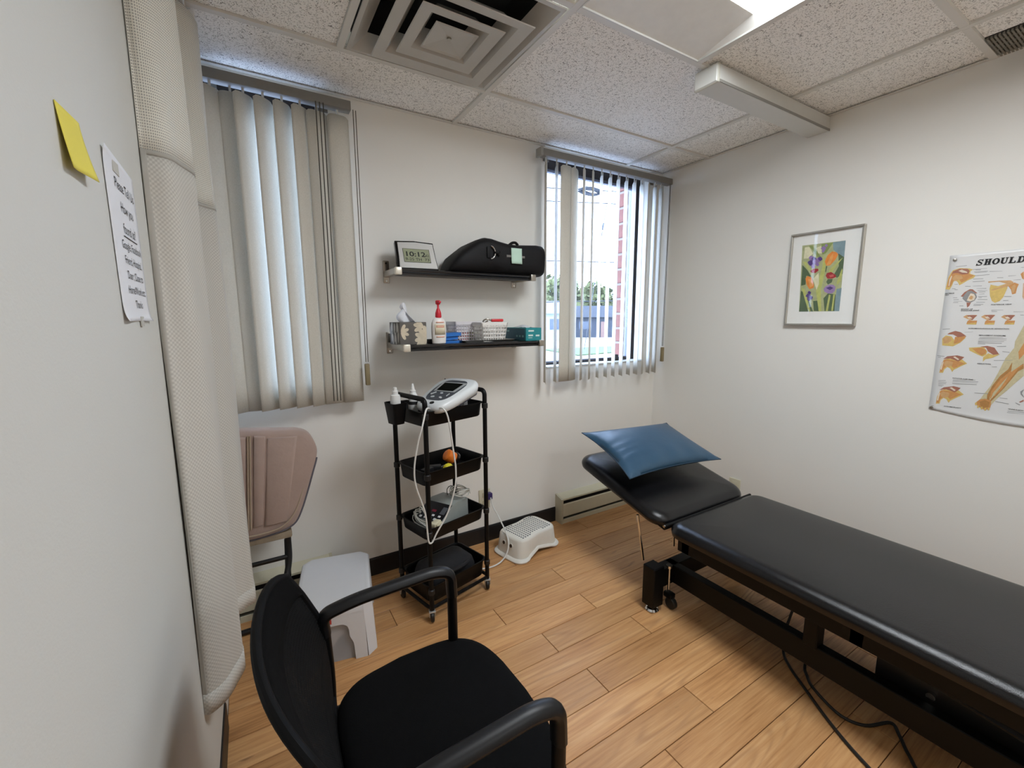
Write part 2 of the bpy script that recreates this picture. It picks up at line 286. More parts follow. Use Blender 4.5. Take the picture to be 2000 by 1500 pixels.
POSTER= [('yel',[(0.001,0.522),(0.003,0.545),(0.005,0.57),(0.01,0.587),(0.016,0.599),(0.036,0.606),(0.063,0.602),(0.076,0.597),(0.069,0.59),(0.069,0.58),(0.086,0.572),(0.081,0.562),(0.064,0.553),(0.049,0.54),(0.042,0.536),(0.036,0.549),(0.029,0.556),(0.023,0.552),(0.02,0.536),(0.014,0.519)]),('org',[(0.005,0.528),(0.006,0.562),(0.011,0.58),(0.024,0.59),(0.054,0.587),(0.066,0.58),(0.081,0.572),(0.064,0.557),(0.047,0.546),(0.039,0.559),(0.027,0.56),(0.021,0.552),(0.017,0.534)]),('tan',[(0.017,0.565),(0.025,0.579),(0.044,0.576),(0.051,0.563),(0.039,0.559),(0.029,0.554),(0.023,0.556)]),('red',[(0.017,0.595),(0.035,0.603),(0.059,0.601),(0.067,0.592),(0.064,0.58),(0.046,0.579),(0.03,0.587),(0.018,0.586),(0.011,0.578)]),('pale',[(0.033,0.595),(0.043,0.599),(0.059,0.589),(0.061,0.584),(0.045,0.587)]),('pale',[(0.009,0.536),(0.009,0.562),(0.014,0.578),(0.016,0.574),(0.013,0.553),(0.012,0.534)]),('gry',[(0.057,0.481),(0.061,0.502),(0.07,0.514),(0.08,0.515),(0.094,0.5),(0.099,0.485),(0.094,0.471),(0.083,0.463),(0.069,0.466)]),('red',[(0.051,0.49),(0.06,0.506),(0.075,0.518),(0.083,0.517),(0.099,0.5),(0.094,0.5),(0.08,0.512),(0.069,0.51),(0.061,0.495),(0.058,0.487)]),('pale',[(0.074,0.486),(0.079,0.501),(0.089,0.498),(0.095,0.486),(0.092,0.473),(0.081,0.468),(0.071,0.472)]),('tan',[(0.076,0.482),(0.081,0.492),(0.088,0.488),(0.086,0.476),(0.08,0.476)]),('red',[(0.071,0.464),(0.084,0.463),(0.081,0.451),(0.075,0.443)]),('tan',[(0.124,0.545),(0.154,0.546),(0.184,0.545),(0.192,0.538),(0.192,0.53),(0.174,0.533),(0.154,0.542),(0.125,0.54)]),('yel',[(0.132,0.532),(0.153,0.525),(0.174,0.533),(0.179,0.517),(0.172,0.482),(0.164,0.467),(0.152,0.46),(0.143,0.467),(0.135,0.488),(0.131,0.516)]),('tan',[(0.134,0.512),(0.154,0.519),(0.172,0.531),(0.191,0.54),(0.192,0.528),(0.178,0.521),(0.16,0.516),(0.141,0.508)]),('org',[(0.181,0.523),(0.195,0.536),(0.207,0.529),(0.204,0.514),(0.203,0.494),(0.194,0.491),(0.189,0.509)]),('tan',[(0.189,0.52),(0.196,0.53),(0.2,0.52),(0.198,0.497),(0.194,0.497)]),('org',[(0.207,0.567),(0.214,0.576),(0.218,0.545),(0.213,0.55)]),('org',[(0.218,0.53),(0.219,0.534),(0.226,0.468),(0.222,0.48)]),('tan',[(0.067,0.405),(0.076,0.413),(0.107,0.413),(0.104,0.405),(0.096,0.392),(0.084,0.395)]),('red',[(0.078,0.411),(0.094,0.413),(0.108,0.411),(0.1,0.401),(0.096,0.392),(0.09,0.397)]),('pale',[(0.079,0.405),(0.087,0.407),(0.096,0.399),(0.084,0.398)]),('org',[(0.082,0.388),(0.087,0.393),(0.097,0.39),(0.11,0.39),(0.109,0.374),(0.08,0.376)]),('yel',[(0.08,0.377),(0.108,0.382),(0.109,0.374),(0.082,0.374)]),('tan',[(0.119,0.405),(0.128,0.413),(0.157,0.413),(0.154,0.405),(0.147,0.392),(0.135,0.394)]),('red',[(0.129,0.411),(0.145,0.413),(0.158,0.411),(0.15,0.401),(0.147,0.392),(0.141,0.396)]),('pale',[(0.13,0.405),(0.138,0.407),(0.146,0.398),(0.135,0.398)]),('org',[(0.133,0.388),(0.138,0.393),(0.147,0.39),(0.16,0.39),(0.159,0.374),(0.132,0.376)]),('yel',[(0.132,0.377),(0.158,0.382),(0.159,0.374),(0.133,0.374)]),('tan',[(0.174,0.404),(0.182,0.412),(0.21,0.412),(0.207,0.404),(0.201,0.392),(0.19,0.394)]),('red',[(0.184,0.41),(0.198,0.412),(0.211,0.41),(0.204,0.4),(0.201,0.392),(0.195,0.396)]),('pale',[(0.185,0.404),(0.192,0.406),(0.2,0.398),(0.189,0.397)]),('org',[(0.188,0.388),(0.193,0.393),(0.201,0.39),(0.213,0.39),(0.212,0.375),(0.186,0.376)]),('yel',[(0.186,0.377),(0.211,0.383),(0.212,0.375),(0.188,0.375)]),('gry',[(0.024,0.614),(0.056,0.615),(0.056,0.613),(0.024,0.612)]),('gry',[(0.076,0.597),(0.115,0.598),(0.115,0.597),(0.076,0.595)]),('gry',[(0.083,0.595),(0.098,0.594),(0.098,0.592),(0.083,0.593)]),('gry',[(0.08,0.587),(0.119,0.587),(0.119,0.585),(0.08,0.585)]),('gry',[(0.083,0.583),(0.116,0.583),(0.116,0.582),(0.083,0.582)]),('gry',[(0.123,0.585),(0.158,0.583),(0.158,0.582),(0.123,0.583)]),('gry',[(0.084,0.572),(0.124,0.573),(0.125,0.571),(0.084,0.57)]),('gry',[(0.08,0.559),(0.109,0.558),(0.109,0.556),(0.08,0.557)]),('gry',[(0.08,0.548),(0.114,0.549),(0.114,0.547),(0.08,0.546)]),('gry',[(0.026,0.541),(0.037,0.541),(0.037,0.539),(0.026,0.54)]),('gry',[(0.021,0.524),(0.032,0.523),(0.033,0.521),(0.022,0.522)]),('gry',[(0.03,0.519),(0.039,0.519),(0.039,0.517),(0.03,0.517)]),('gry',[(0.06,0.531),(0.076,0.53),(0.076,0.528),(0.06,0.529)]),('gry',[(0.082,0.53),(0.108,0.53),(0.108,0.528),(0.082,0.529)]),('gry',[(0.094,0.52),(0.122,0.519),(0.122,0.517),(0.094,0.519)]),('gry',[(0.098,0.512),(0.126,0.51),(0.126,0.509),(0.098,0.51)]),('gry',[(0.102,0.506),(0.12,0.506),(0.121,0.504),(0.102,0.504)]),('gry',[(0.103,0.497),(0.118,0.498),(0.119,0.496),(0.103,0.496)]),('gry',[(0.102,0.488),(0.127,0.487),(0.127,0.485),(0.102,0.486)]),('gry',[(0.104,0.483),(0.113,0.483),(0.113,0.481),(0.104,0.481)]),('gry',[(0.102,0.476),(0.129,0.475),(0.13,0.473),(0.102,0.474)]),('gry',[(0.099,0.465),(0.124,0.464),(0.124,0.462),(0.099,0.463)]),('gry',[(0.092,0.457),(0.12,0.456),(0.12,0.454),(0.093,0.455)]),('gry',[(0.092,0.452),(0.113,0.452),(0.114,0.45),(0.092,0.45)]),('gry',[(0.028,0.486),(0.041,0.486),(0.041,0.484),(0.029,0.484)]),('gry',[(0.031,0.478),(0.046,0.478),(0.047,0.476),(0.031,0.476)]),('gry',[(0.032,0.471),(0.058,0.47),(0.058,0.469),(0.032,0.47)]),('gry',[(0.031,0.466),(0.046,0.466),(0.046,0.464),(0.031,0.464)]),('gry',[(0.051,0.452),(0.063,0.452),(0.063,0.45),(0.051,0.45)]),('gry',[(0.147,0.559),(0.163,0.558),(0.164,0.556),(0.147,0.557)]),('gry',[(0.176,0.563),(0.196,0.563),(0.196,0.562),(0.176,0.561)]),('gry',[(0.191,0.546),(0.21,0.547),(0.21,0.545),(0.192,0.545)]),('gry',[(0.174,0.485),(0.193,0.484),(0.193,0.482),(0.174,0.483)]),('gry',[(0.173,0.469),(0.187,0.469),(0.187,0.467),(0.173,0.467)]),('gry',[(0.145,0.432),(0.177,0.432),(0.178,0.431),(0.145,0.43)]),('gry',[(0.146,0.427),(0.161,0.427),(0.162,0.425),(0.146,0.425)]),('gry',[(0.205,0.425),(0.231,0.424),(0.231,0.423),(0.205,0.423)]),('gry',[(0.224,0.412),(0.233,0.412),(0.233,0.41),(0.224,0.41)]),('gry',[(0.205,0.592),(0.212,0.592),(0.213,0.59),(0.205,0.591)]),('yel',[(0.019,0.166),(0.021,0.197),(0.027,0.223),(0.04,0.23),(0.067,0.226),(0.079,0.233),(0.1,0.213),(0.083,0.2),(0.063,0.183),(0.059,0.173),(0.051,0.188),(0.042,0.193),(0.034,0.183),(0.031,0.167)]),('org',[(0.02,0.172),(0.023,0.21),(0.031,0.226),(0.063,0.222),(0.076,0.22),(0.094,0.213),(0.062,0.189),(0.052,0.2),(0.041,0.199),(0.031,0.186),(0.027,0.17)]),('tan',[(0.028,0.21),(0.036,0.22),(0.057,0.216),(0.056,0.2),(0.044,0.193),(0.034,0.198)]),('red',[(0.025,0.226),(0.037,0.239),(0.067,0.245),(0.089,0.239),(0.078,0.224),(0.072,0.22),(0.047,0.23),(0.033,0.228)]),('pale',[(0.055,0.237),(0.061,0.24),(0.075,0.229),(0.071,0.225)]),('pale',[(0.021,0.182),(0.023,0.207),(0.027,0.216),(0.028,0.21),(0.026,0.191),(0.025,0.179)]),('yel',[(0.022,0.03),(0.023,0.062),(0.03,0.088),(0.043,0.096),(0.07,0.094),(0.082,0.102),(0.104,0.083),(0.086,0.068),(0.066,0.05),(0.062,0.04),(0.054,0.054),(0.044,0.059),(0.036,0.048),(0.034,0.032)]),('org',[(0.023,0.036),(0.026,0.075),(0.034,0.092),(0.066,0.09),(0.079,0.089),(0.097,0.082),(0.065,0.056),(0.055,0.067),(0.044,0.065),(0.034,0.051),(0.03,0.034)]),('tan',[(0.031,0.076),(0.039,0.087),(0.06,0.083),(0.059,0.067),(0.047,0.059),(0.037,0.064)]),('red',[(0.027,0.091),(0.04,0.105),(0.07,0.114),(0.092,0.109),(0.081,0.092),(0.075,0.088),(0.049,0.097),(0.036,0.094)]),('pale',[(0.058,0.105),(0.064,0.109),(0.078,0.098),(0.074,0.093)]),('pale',[(0.024,0.046),(0.026,0.072),(0.029,0.082),(0.031,0.076),(0.029,0.056),(0.028,0.044)]),('yel',[(0.016,0.284),(0.013,0.314),(0.023,0.327),(0.041,0.324),(0.054,0.304),(0.085,0.32),(0.07,0.298),(0.05,0.282),(0.034,0.283)]),('org',[(0.051,0.304),(0.052,0.322),(0.086,0.326),(0.07,0.301),(0.051,0.292)]),('red',[(0.033,0.339),(0.05,0.347),(0.067,0.342),(0.085,0.327),(0.061,0.321),(0.045,0.332),(0.027,0.332)]),('tan',[(0.015,0.314),(0.028,0.323),(0.039,0.318),(0.043,0.306),(0.033,0.294),(0.02,0.293)]),('yel',[(0.098,0.279),(0.12,0.282),(0.14,0.284),(0.152,0.267),(0.15,0.253),(0.141,0.245),(0.128,0.251),(0.101,0.267)]),('org',[(0.108,0.276),(0.133,0.281),(0.148,0.273),(0.149,0.258),(0.138,0.249),(0.123,0.26)]),('red',[(0.13,0.285),(0.15,0.289),(0.17,0.283),(0.185,0.258),(0.17,0.254),(0.154,0.267),(0.147,0.281)]),('yel',[(0.155,0.259),(0.17,0.254),(0.189,0.258),(0.169,0.242),(0.15,0.235),(0.144,0.224),(0.143,0.243)]),('skin',[(0.24,0.344),(0.234,0.311),(0.219,0.277),(0.204,0.242),(0.191,0.184),(0.177,0.13),(0.161,0.092),(0.152,0.067),(0.158,0.052),(0.186,0.051),(0.199,0.08),(0.222,0.115),(0.239,0.146),(0.259,0.179)]),('brn',[(0.223,0.227),(0.233,0.219),(0.226,0.199),(0.204,0.156),(0.185,0.116),(0.179,0.083),(0.18,0.071),(0.172,0.07),(0.171,0.093),(0.181,0.13),(0.198,0.173),(0.216,0.2)]),('brn',[(0.253,0.229),(0.256,0.207),(0.243,0.195),(0.228,0.159),(0.213,0.123),(0.194,0.085),(0.184,0.066),(0.18,0.068),(0.196,0.103),(0.212,0.149),(0.225,0.193),(0.233,0.216)]),('org',[(0.229,0.205),(0.233,0.202),(0.207,0.148),(0.186,0.101),(0.183,0.077),(0.18,0.08),(0.18,0.106),(0.198,0.155)]),('org',[(0.254,0.221),(0.242,0.206),(0.226,0.164),(0.208,0.119),(0.192,0.088),(0.19,0.09),(0.208,0.136),(0.222,0.178),(0.237,0.214)]),('red',[(0.226,0.244),(0.252,0.24),(0.253,0.231),(0.239,0.232),(0.227,0.235)]),('org',[(0.231,0.25),(0.248,0.273),(0.251,0.246),(0.234,0.246)]),('org',[(0.141,0.053),(0.152,0.069),(0.167,0.075),(0.184,0.069),(0.186,0.051),(0.184,0.033),(0.168,0.03),(0.151,0.039)]),('brn',[(0.153,0.061),(0.168,0.069),(0.181,0.062),(0.181,0.044),(0.167,0.036),(0.156,0.046)]),('yel',[(0.14,0.053),(0.146,0.057),(0.146,0.044),(0.142,0.043)]),('yel',[(0.148,0.042),(0.153,0.046),(0.153,0.034),(0.149,0.032)]),('yel',[(0.158,0.038),(0.164,0.042),(0.164,0.03),(0.16,0.028)]),('yel',[(0.169,0.035),(0.174,0.039),(0.175,0.027),(0.17,0.025)]),('yel',[(0.179,0.038),(0.184,0.042),(0.184,0.03),(0.18,0.028)]),('red',[(0.258,0.076),(0.269,0.087),(0.27,0.08),(0.262,0.074)]),('gry',[(0.257,0.117),(0.265,0.127),(0.265,0.123),(0.262,0.111),(0.268,0.099),(0.269,0.094),(0.259,0.106)]),('gry',[(0.249,0.073),(0.263,0.066),(0.261,0.063),(0.251,0.069)]),('gry',[(0.01,0.354),(0.033,0.356),(0.033,0.354),(0.01,0.352)]),('gry',[(0.078,0.343),(0.103,0.345),(0.103,0.344),(0.078,0.342)]),('gry',[(0.005,0.241),(0.028,0.239),(0.028,0.237),(0.005,0.239)]),('gry',[(0.008,0.234),(0.017,0.234),(0.017,0.232),(0.008,0.232)]),('gry',[(0.019,0.133),(0.043,0.136),(0.043,0.134),(0.02,0.131)]),('gry',[(0.02,0.127),(0.046,0.128),(0.046,0.126),(0.02,0.125)]),('gry',[(0.021,0.12),(0.045,0.122),(0.045,0.12),(0.021,0.118)]),('gry',[(0.021,0.114),(0.038,0.115),(0.039,0.113),(0.022,0.112)]),('gry',[(0.022,0.109),(0.034,0.11),(0.035,0.108),(0.022,0.108)]),('gry',[(0.124,0.323),(0.189,0.325),(0.189,0.324),(0.124,0.321)]),('gry',[(0.122,0.318),(0.199,0.32),(0.199,0.319),(0.123,0.316)]),('gry',[(0.122,0.312),(0.199,0.315),(0.199,0.314),(0.122,0.311)]),('gry',[(0.122,0.307),(0.193,0.309),(0.193,0.308),(0.122,0.305)]),('gry',[(0.122,0.302),(0.188,0.302),(0.188,0.3),(0.122,0.3)]),('gry',[(0.122,0.297),(0.143,0.297),(0.143,0.295),(0.122,0.295)]),('gry',[(0.176,0.289),(0.2,0.291),(0.201,0.289),(0.176,0.287)]),('gry',[(0.193,0.27),(0.212,0.268),(0.213,0.266),(0.193,0.268)]),('gry',[(0.174,0.233),(0.225,0.237),(0.225,0.236),(0.174,0.231)]),('gry',[(0.171,0.206),(0.185,0.208),(0.185,0.206),(0.171,0.205)]),('gry',[(0.065,0.141),(0.131,0.148),(0.131,0.146),(0.065,0.139)]),('gry',[(0.064,0.136),(0.14,0.142),(0.14,0.14),(0.065,0.134)]),('gry',[(0.064,0.13),(0.138,0.136),(0.138,0.135),(0.064,0.129)]),('gry',[(0.064,0.125),(0.137,0.13),(0.137,0.128),(0.065,0.123)]),('gry',[(0.134,0.095),(0.173,0.097),(0.173,0.095),(0.135,0.093)]),('gry',[(0.206,0.085),(0.227,0.085),(0.227,0.083),(0.206,0.084)]),('gry',[(0.196,0.069),(0.233,0.065),(0.233,0.063),(0.196,0.067)]),('gry',[(0.233,0.036),(0.275,0.038),(0.275,0.036),(0.233,0.034)]),('gry',[(0.232,0.03),(0.275,0.032),(0.276,0.031),(0.232,0.028)]),('gry',[(0.009,0.02),(0.016,0.021),(0.016,0.019),(0.009,0.018)])]
CAPTIONS= [('ANTERIOR', (0.002, 0.502), 0.029), ('VIEW', (0.002, 0.496), 0.013), ('SOCKET OF', (0.058, 0.435), 0.034), ('SHOULDER JOINT', (0.058, 0.429), 0.054), ('POSTERIOR VIEW', (0.142, 0.451), 0.055), ('ACROMIOCLAVICULAR SEPARATION', (0.088, 0.356), 0.113), ('IMPINGEMENT SYNDROME', (0.121, 0.329), 0.074), ('ABDUCTION', (0.129, 0.214), 0.038), ('ROTATOR CUFF TEAR', (0.063, 0.146), 0.062), ('ACROMIOPLASTY', (0.049, 0.022), 0.054), ('TENNIS ELBOW', (0.233, 0.042), 0.041)]
PAINT= [('bg',[(0.057,0.417),(0.253,0.414),(0.257,0.072),(0.07,0.072)]),('blue',[(0.198,0.413),(0.253,0.414),(0.254,0.334),(0.24,0.315),(0.224,0.356),(0.203,0.377)]),('blue',[(0.236,0.182),(0.257,0.186),(0.257,0.072),(0.236,0.072),(0.235,0.136)]),('dkg',[(0.066,0.317),(0.094,0.286),(0.115,0.251),(0.089,0.259),(0.09,0.213),(0.069,0.209)]),('dkg',[(0.071,0.183),(0.097,0.162),(0.139,0.072),(0.07,0.072)]),('dkg',[(0.227,0.356),(0.254,0.334),(0.255,0.255),(0.231,0.236),(0.219,0.258),(0.235,0.294)]),('dkg',[(0.134,0.126),(0.157,0.128),(0.17,0.073),(0.142,0.074)]),('dkg',[(0.181,0.138),(0.199,0.162),(0.234,0.155),(0.236,0.072),(0.192,0.073)]),('grn',[(0.088,0.412),(0.106,0.41),(0.13,0.376),(0.153,0.346),(0.138,0.343),(0.111,0.384)]),('grn',[(0.147,0.412),(0.2,0.412),(0.171,0.363),(0.156,0.359)]),('lgn',[(0.162,0.356),(0.176,0.306),(0.175,0.262),(0.165,0.181),(0.177,0.073),(0.165,0.073),(0.142,0.182),(0.152,0.237),(0.162,0.302)]),('lgn',[(0.069,0.203),(0.09,0.185),(0.126,0.073),(0.116,0.073),(0.077,0.183)]),('lgn',[(0.193,0.277),(0.224,0.311),(0.25,0.335),(0.213,0.275),(0.196,0.244)]),('lgn',[(0.233,0.214),(0.25,0.282),(0.253,0.271),(0.249,0.218),(0.236,0.201)]),('lgn',[(0.197,0.073),(0.204,0.156),(0.212,0.153),(0.207,0.073)]),('lgn',[(0.222,0.074),(0.224,0.155),(0.231,0.155),(0.229,0.074)]),('lgn',[(0.066,0.334),(0.082,0.332),(0.11,0.285),(0.097,0.286)]),('cream',[(0.07,0.406),(0.091,0.406),(0.112,0.37),(0.091,0.348),(0.07,0.348)]),('cream',[(0.123,0.396),(0.147,0.404),(0.153,0.365),(0.138,0.367)]),('cream',[(0.124,0.239),(0.147,0.27),(0.154,0.214),(0.145,0.182)]),('oran',[(0.17,0.323),(0.181,0.354),(0.199,0.369),(0.219,0.362),(0.227,0.351),(0.218,0.328),(0.196,0.301),(0.179,0.301)]),('oran2',[(0.179,0.303),(0.192,0.341),(0.205,0.361),(0.205,0.335),(0.196,0.306)]),('oran',[(0.087,0.245),(0.096,0.258),(0.116,0.248),(0.131,0.211),(0.131,0.194),(0.111,0.188),(0.095,0.213)]),('oran2',[(0.101,0.241),(0.114,0.24),(0.127,0.205),(0.113,0.195)]),('purp2',[(0.093,0.352),(0.102,0.361),(0.114,0.355),(0.12,0.342),(0.111,0.332),(0.098,0.339)]),('purp',[(0.107,0.345),(0.115,0.353),(0.127,0.348),(0.133,0.335),(0.124,0.325),(0.112,0.332)]),('purp',[(0.093,0.328),(0.103,0.338),(0.117,0.332),(0.125,0.316),(0.114,0.304),(0.099,0.312)]),('purp2',[(0.112,0.331),(0.121,0.34),(0.134,0.334),(0.141,0.32),(0.131,0.309),(0.118,0.316)]),('purp2',[(0.129,0.339),(0.137,0.347),(0.147,0.342),(0.153,0.33),(0.145,0.321),(0.134,0.327)]),('purp',[(0.138,0.343),(0.144,0.35),(0.154,0.346),(0.159,0.335),(0.151,0.327),(0.142,0.333)]),('purp2',[(0.108,0.308),(0.114,0.315),(0.124,0.311),(0.129,0.3),(0.121,0.292),(0.112,0.297)]),('purp2',[(0.129,0.316),(0.134,0.322),(0.143,0.319),(0.147,0.309),(0.141,0.302),(0.132,0.307)]),('purp',[(0.09,0.329),(0.097,0.336),(0.107,0.332),(0.112,0.321),(0.104,0.313),(0.094,0.319)]),('purp2',[(0.146,0.39),(0.157,0.402),(0.171,0.391),(0.165,0.374)]),('purp2',[(0.162,0.403),(0.169,0.41),(0.177,0.403),(0.173,0.393)]),('purp2',[(0.15,0.376),(0.157,0.384),(0.165,0.377),(0.161,0.367)]),('purp',[(0.103,0.17),(0.109,0.18),(0.121,0.172),(0.117,0.159)]),('purp',[(0.095,0.153),(0.105,0.167),(0.121,0.156),(0.115,0.138)]),('purp',[(0.112,0.144),(0.119,0.155),(0.132,0.147),(0.128,0.132)]),('purp',[(0.103,0.136),(0.11,0.146),(0.122,0.138),(0.117,0.125)]),('lilac',[(0.177,0.185),(0.186,0.199),(0.2,0.206),(0.219,0.204),(0.23,0.193),(0.229,0.174),(0.219,0.161),(0.199,0.162),(0.183,0.171)]),('purp',[(0.187,0.19),(0.206,0.197),(0.221,0.188),(0.207,0.178)]),('redf',[(0.107,0.282),(0.122,0.292),(0.143,0.29),(0.146,0.281),(0.132,0.269),(0.113,0.273)]),('redf',[(0.181,0.251),(0.185,0.264),(0.204,0.268),(0.225,0.252),(0.228,0.241),(0.212,0.235),(0.19,0.236)]),('redf2',[(0.196,0.252),(0.215,0.256),(0.218,0.245),(0.202,0.241)]),('dkg',[(0.186,0.22),(0.192,0.234),(0.214,0.232),(0.211,0.216),(0.195,0.206)]),('dkg',[(0.179,0.3),(0.184,0.297),(0.18,0.267),(0.177,0.273)])]
# ------------------------------------------------------------------ room shell
TW = .14
fl = struct(MB().box(XL - .1, W + .1, YF - .1, .0, -.06, -.006).build('floor', mat('dark_subfloor', srgb(52, 36, 24), .9), smooth=False))
rows = {3: .328, 4: -.10, 5: .317, 6: .003, 7: .407, 8: .043, 9: -.30, 10: .292}
PW, PL = .1235, 1.22
def plank_mesh(L):
    return MB().box(0, L - .0016, 0, PW - .0014, -.008, 0, .0012, 1)
pc = {}
yrow = -.0745 - 0 * PW
r = 0; y1 = -.001
edges = [-.001] + [-.0745 - PW * k for k in range(36)]
for r in range(len(edges) - 1):
    ya, yb = edges[r + 1], edges[r]
    if ya < YF: break
    j = rows.get(r - 1, None)
    if j is None: j = random.uniform(-.6, .6)
    x = j - PL * 3
    while x < W:
        a, b = max(x, XL), min(x + PL, W)
        if b - a > .03:
            key = (round(b - a, 3), round(yb - ya, 3))
            if key not in pc:
                o = MB().box(0, b - a - .0024, 0, yb - ya - .0022, -.008, 0, .0012, 1).build('plank', oak, fl, smooth=False); pc[key] = o.data
            else:
                o = bpy.data.objects.new('plank', pc[key]); C.objects.link(o); o.parent = fl
            o.location = (a + .0012, ya + .0011, 0)
        x += PL
WIN = [(-1.122, -.62), (.602, 1.455)]; WZ0, WZ1 = 1.035, 2.298
mb = MB()
xs = [XL - .1, WIN[0][0], WIN[0][1], WIN[1][0], WIN[1][1], W + .1]
for k in range(5):
    if k in (1, 3):
        mb.box(xs[k], xs[k + 1], 0, TW, -.06, WZ0); mb.box(xs[k], xs[k + 1], 0, TW, WZ1, H + .4)
    else: mb.box(xs[k], xs[k + 1], 0, TW, -.06, H + .4)
bmesh.ops.remove_doubles(mb.b, verts=mb.b.verts[:], dist=1e-5)
struct(mb.build('wall_back', wall_m, smooth=False))
struct(MB().box(W, W + .1, YF - .1, TW, -.06, H + .4).build('wall_right', wall_m, smooth=False))
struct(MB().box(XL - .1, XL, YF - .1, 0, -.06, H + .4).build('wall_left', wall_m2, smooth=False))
struct(MB().box(XL, W, YF - .1, YF, -.06, H + .4).build('wall_front', wall_m, smooth=False))
def bboard(name, f):
    struct(MB().prism([(0, 0), (.006, 0), (.006, .088), (.004, .096), (0, .098)], f[0], f[1]).build(name, blackb, smooth=False))
bboard('baseboard_back', (lambda u, v, w_: (-.70 + w_, -u, v), 1.383))
bboard('baseboard_right', (lambda u, v, w_: (W - u, YF + w_, v), -YF - .12))
bboard('baseboard_left', (lambda u, v, w_: (XL + u, YF + w_, v), -YF - .63))
# ------------------------------------------------------------------ ceiling: backing, tiles, grid bars
cl = struct(MB().box(XL - .1, W + .1, YF - .1, 0, H + .32, H + .38).build('ceiling', tile_m, smooth=False))
A_ = -.3747; P0, P1, P2 = 0., .61, 1.22
TB = .024
tiles = []
yl = [0, A_, A_ - .61, A_ - 1.22, A_ - 1.83, A_ - 2.44, A_ - 3.05, A_ - 3.66, YF]
def tile(x0, x1, y0, y1):
    e = .002
    MB().box(x0 + e, x1 - e, y0 + e, y1 - e, H + .0075, H + .02).build('ceiling_tile', tile_m, cl, smooth=False)
for x0, x1 in ((XL, P0), (P0, P2), (P2, W)): tile(x0, x1, yl[1], yl[0])
tile(XL, -.61, yl[2], yl[1]); tile(P0, P2, yl[2], yl[1]); tile(P2, W, yl[3], yl[1])
tile(XL, -.61, yl[3], yl[2]); tile(-.61, P0, yl[3], yl[2]); tile(P1, P2, yl[3], yl[2])
tile(P2, 1.385, yl[4], yl[3]); tile(P2, W, yl[5], yl[4])
for a, b in ((3, 4), (4, 5), (5, 6), (6, 7), (7, 8)):
    for x0, x1 in ((XL, -.61), (-.61, P0), (P1, P2)): tile(x0, x1, yl[b], yl[a])
tile(P0, P1, yl[5], yl[4]); tile(P0, P1, YF, yl[7]); tile(P2, W, yl[6], yl[5]); tile(P2, W, YF, yl[6])
def bar(x0, x1, y0, y1):
    MB().box(x0, x1, y0, y1, H - .001, H + .012, .0006, 1).build('grid_bar', tee_m, cl, smooth=False)
for x in (P0, P2): bar(x, x + TB, YF, 0)
bar(-.61, -.61 + TB, YF, A_); bar(P1, P1 + TB, YF, yl[2])
for k in (1, 2, 3, 4, 5, 6, 7):
    for x0, x1 in ((XL, -.61), (-.61 + TB, P0), (P0 + TB, P2), (P2 + TB, W)):
        if k == 1 and x0 == XL: bar(XL, P0, yl[1], yl[1] + TB); continue
        if k == 1 and x0 == -.61 + TB: continue
        if k in (3, 6) and x0 == P0 + TB: bar(P1 + TB, P2, yl[k], yl[k] + TB); continue
        if k == 2 and x0 == P2 + TB: continue
        bar(x0, x1, yl[k], yl[k] + TB)
mb = MB()   # wall angle round the ceiling edge
mb.box(XL, W, -.02, -.0005, H, H + .003); mb.box(W - .02, W - .0005, YF, -.02, H, H + .003); mb.box(XL + .0005, XL + .02, YF, -.02, H, H + .003)
mb.build('wall_angle', tee_m, cl, smooth=False)
# ------------------------------------------------------------------ supply air diffuser (nested square cones)
dif_m = mat('diffuser_enamel', srgb(190, 188, 182), .5, var=.05, vscale=12)
duct_m = mat('dark_duct', srgb(28, 27, 26), .9)  # plain dark colour for the duct neck above the rings
cx, cy = -.293, A_ - .305 + .012
dif = thing('air_diffuser', 'square white ceiling air diffuser with nested louvre rings and dark gaps', 'air vent', (cx, cy, H))
def sq(h, z): return [(h, h, z), (-h, h, z), (-h, -h, z), (h, -h, z)]
MB().skin([sq(.286, .004), sq(.286, -.002), sq(.272, -.004), sq(.225, .036), sq(.222, .040), sq(.266, .006)], False, False).build('outer_frame', dif_m, dif, angle=20)
for hs in (.218, .146):
    mb = MB(); mb.skin([sq(hs - .080, .034), sq(hs - .042, -.020), sq(hs - .002, -.027), sq(hs, -.024), sq(hs - .040, -.016), sq(hs - .078, .038)], False, False); mb.xf(Matrix.Translation((.008, .022, 0))).build('louvre_ring', dif_m, dif, angle=20)
mb = MB(); mb.skin([sq(.012, -.012), sq(.068, -.020), sq(.076, -.025), sq(.077, -.021), sq(.03, .005)], True, True); mb.xf(Matrix.Translation((.008, .022, 0))).build('centre_plate', dif_m, dif, angle=8)
MB().cyl((.008, .022, -.018), .008, .008, 16).build('screw', steel, dif)
MB().skin([sq(.27, .05), sq(.27, .2)], False, True).build('duct_neck', duct_m, dif, smooth=False)
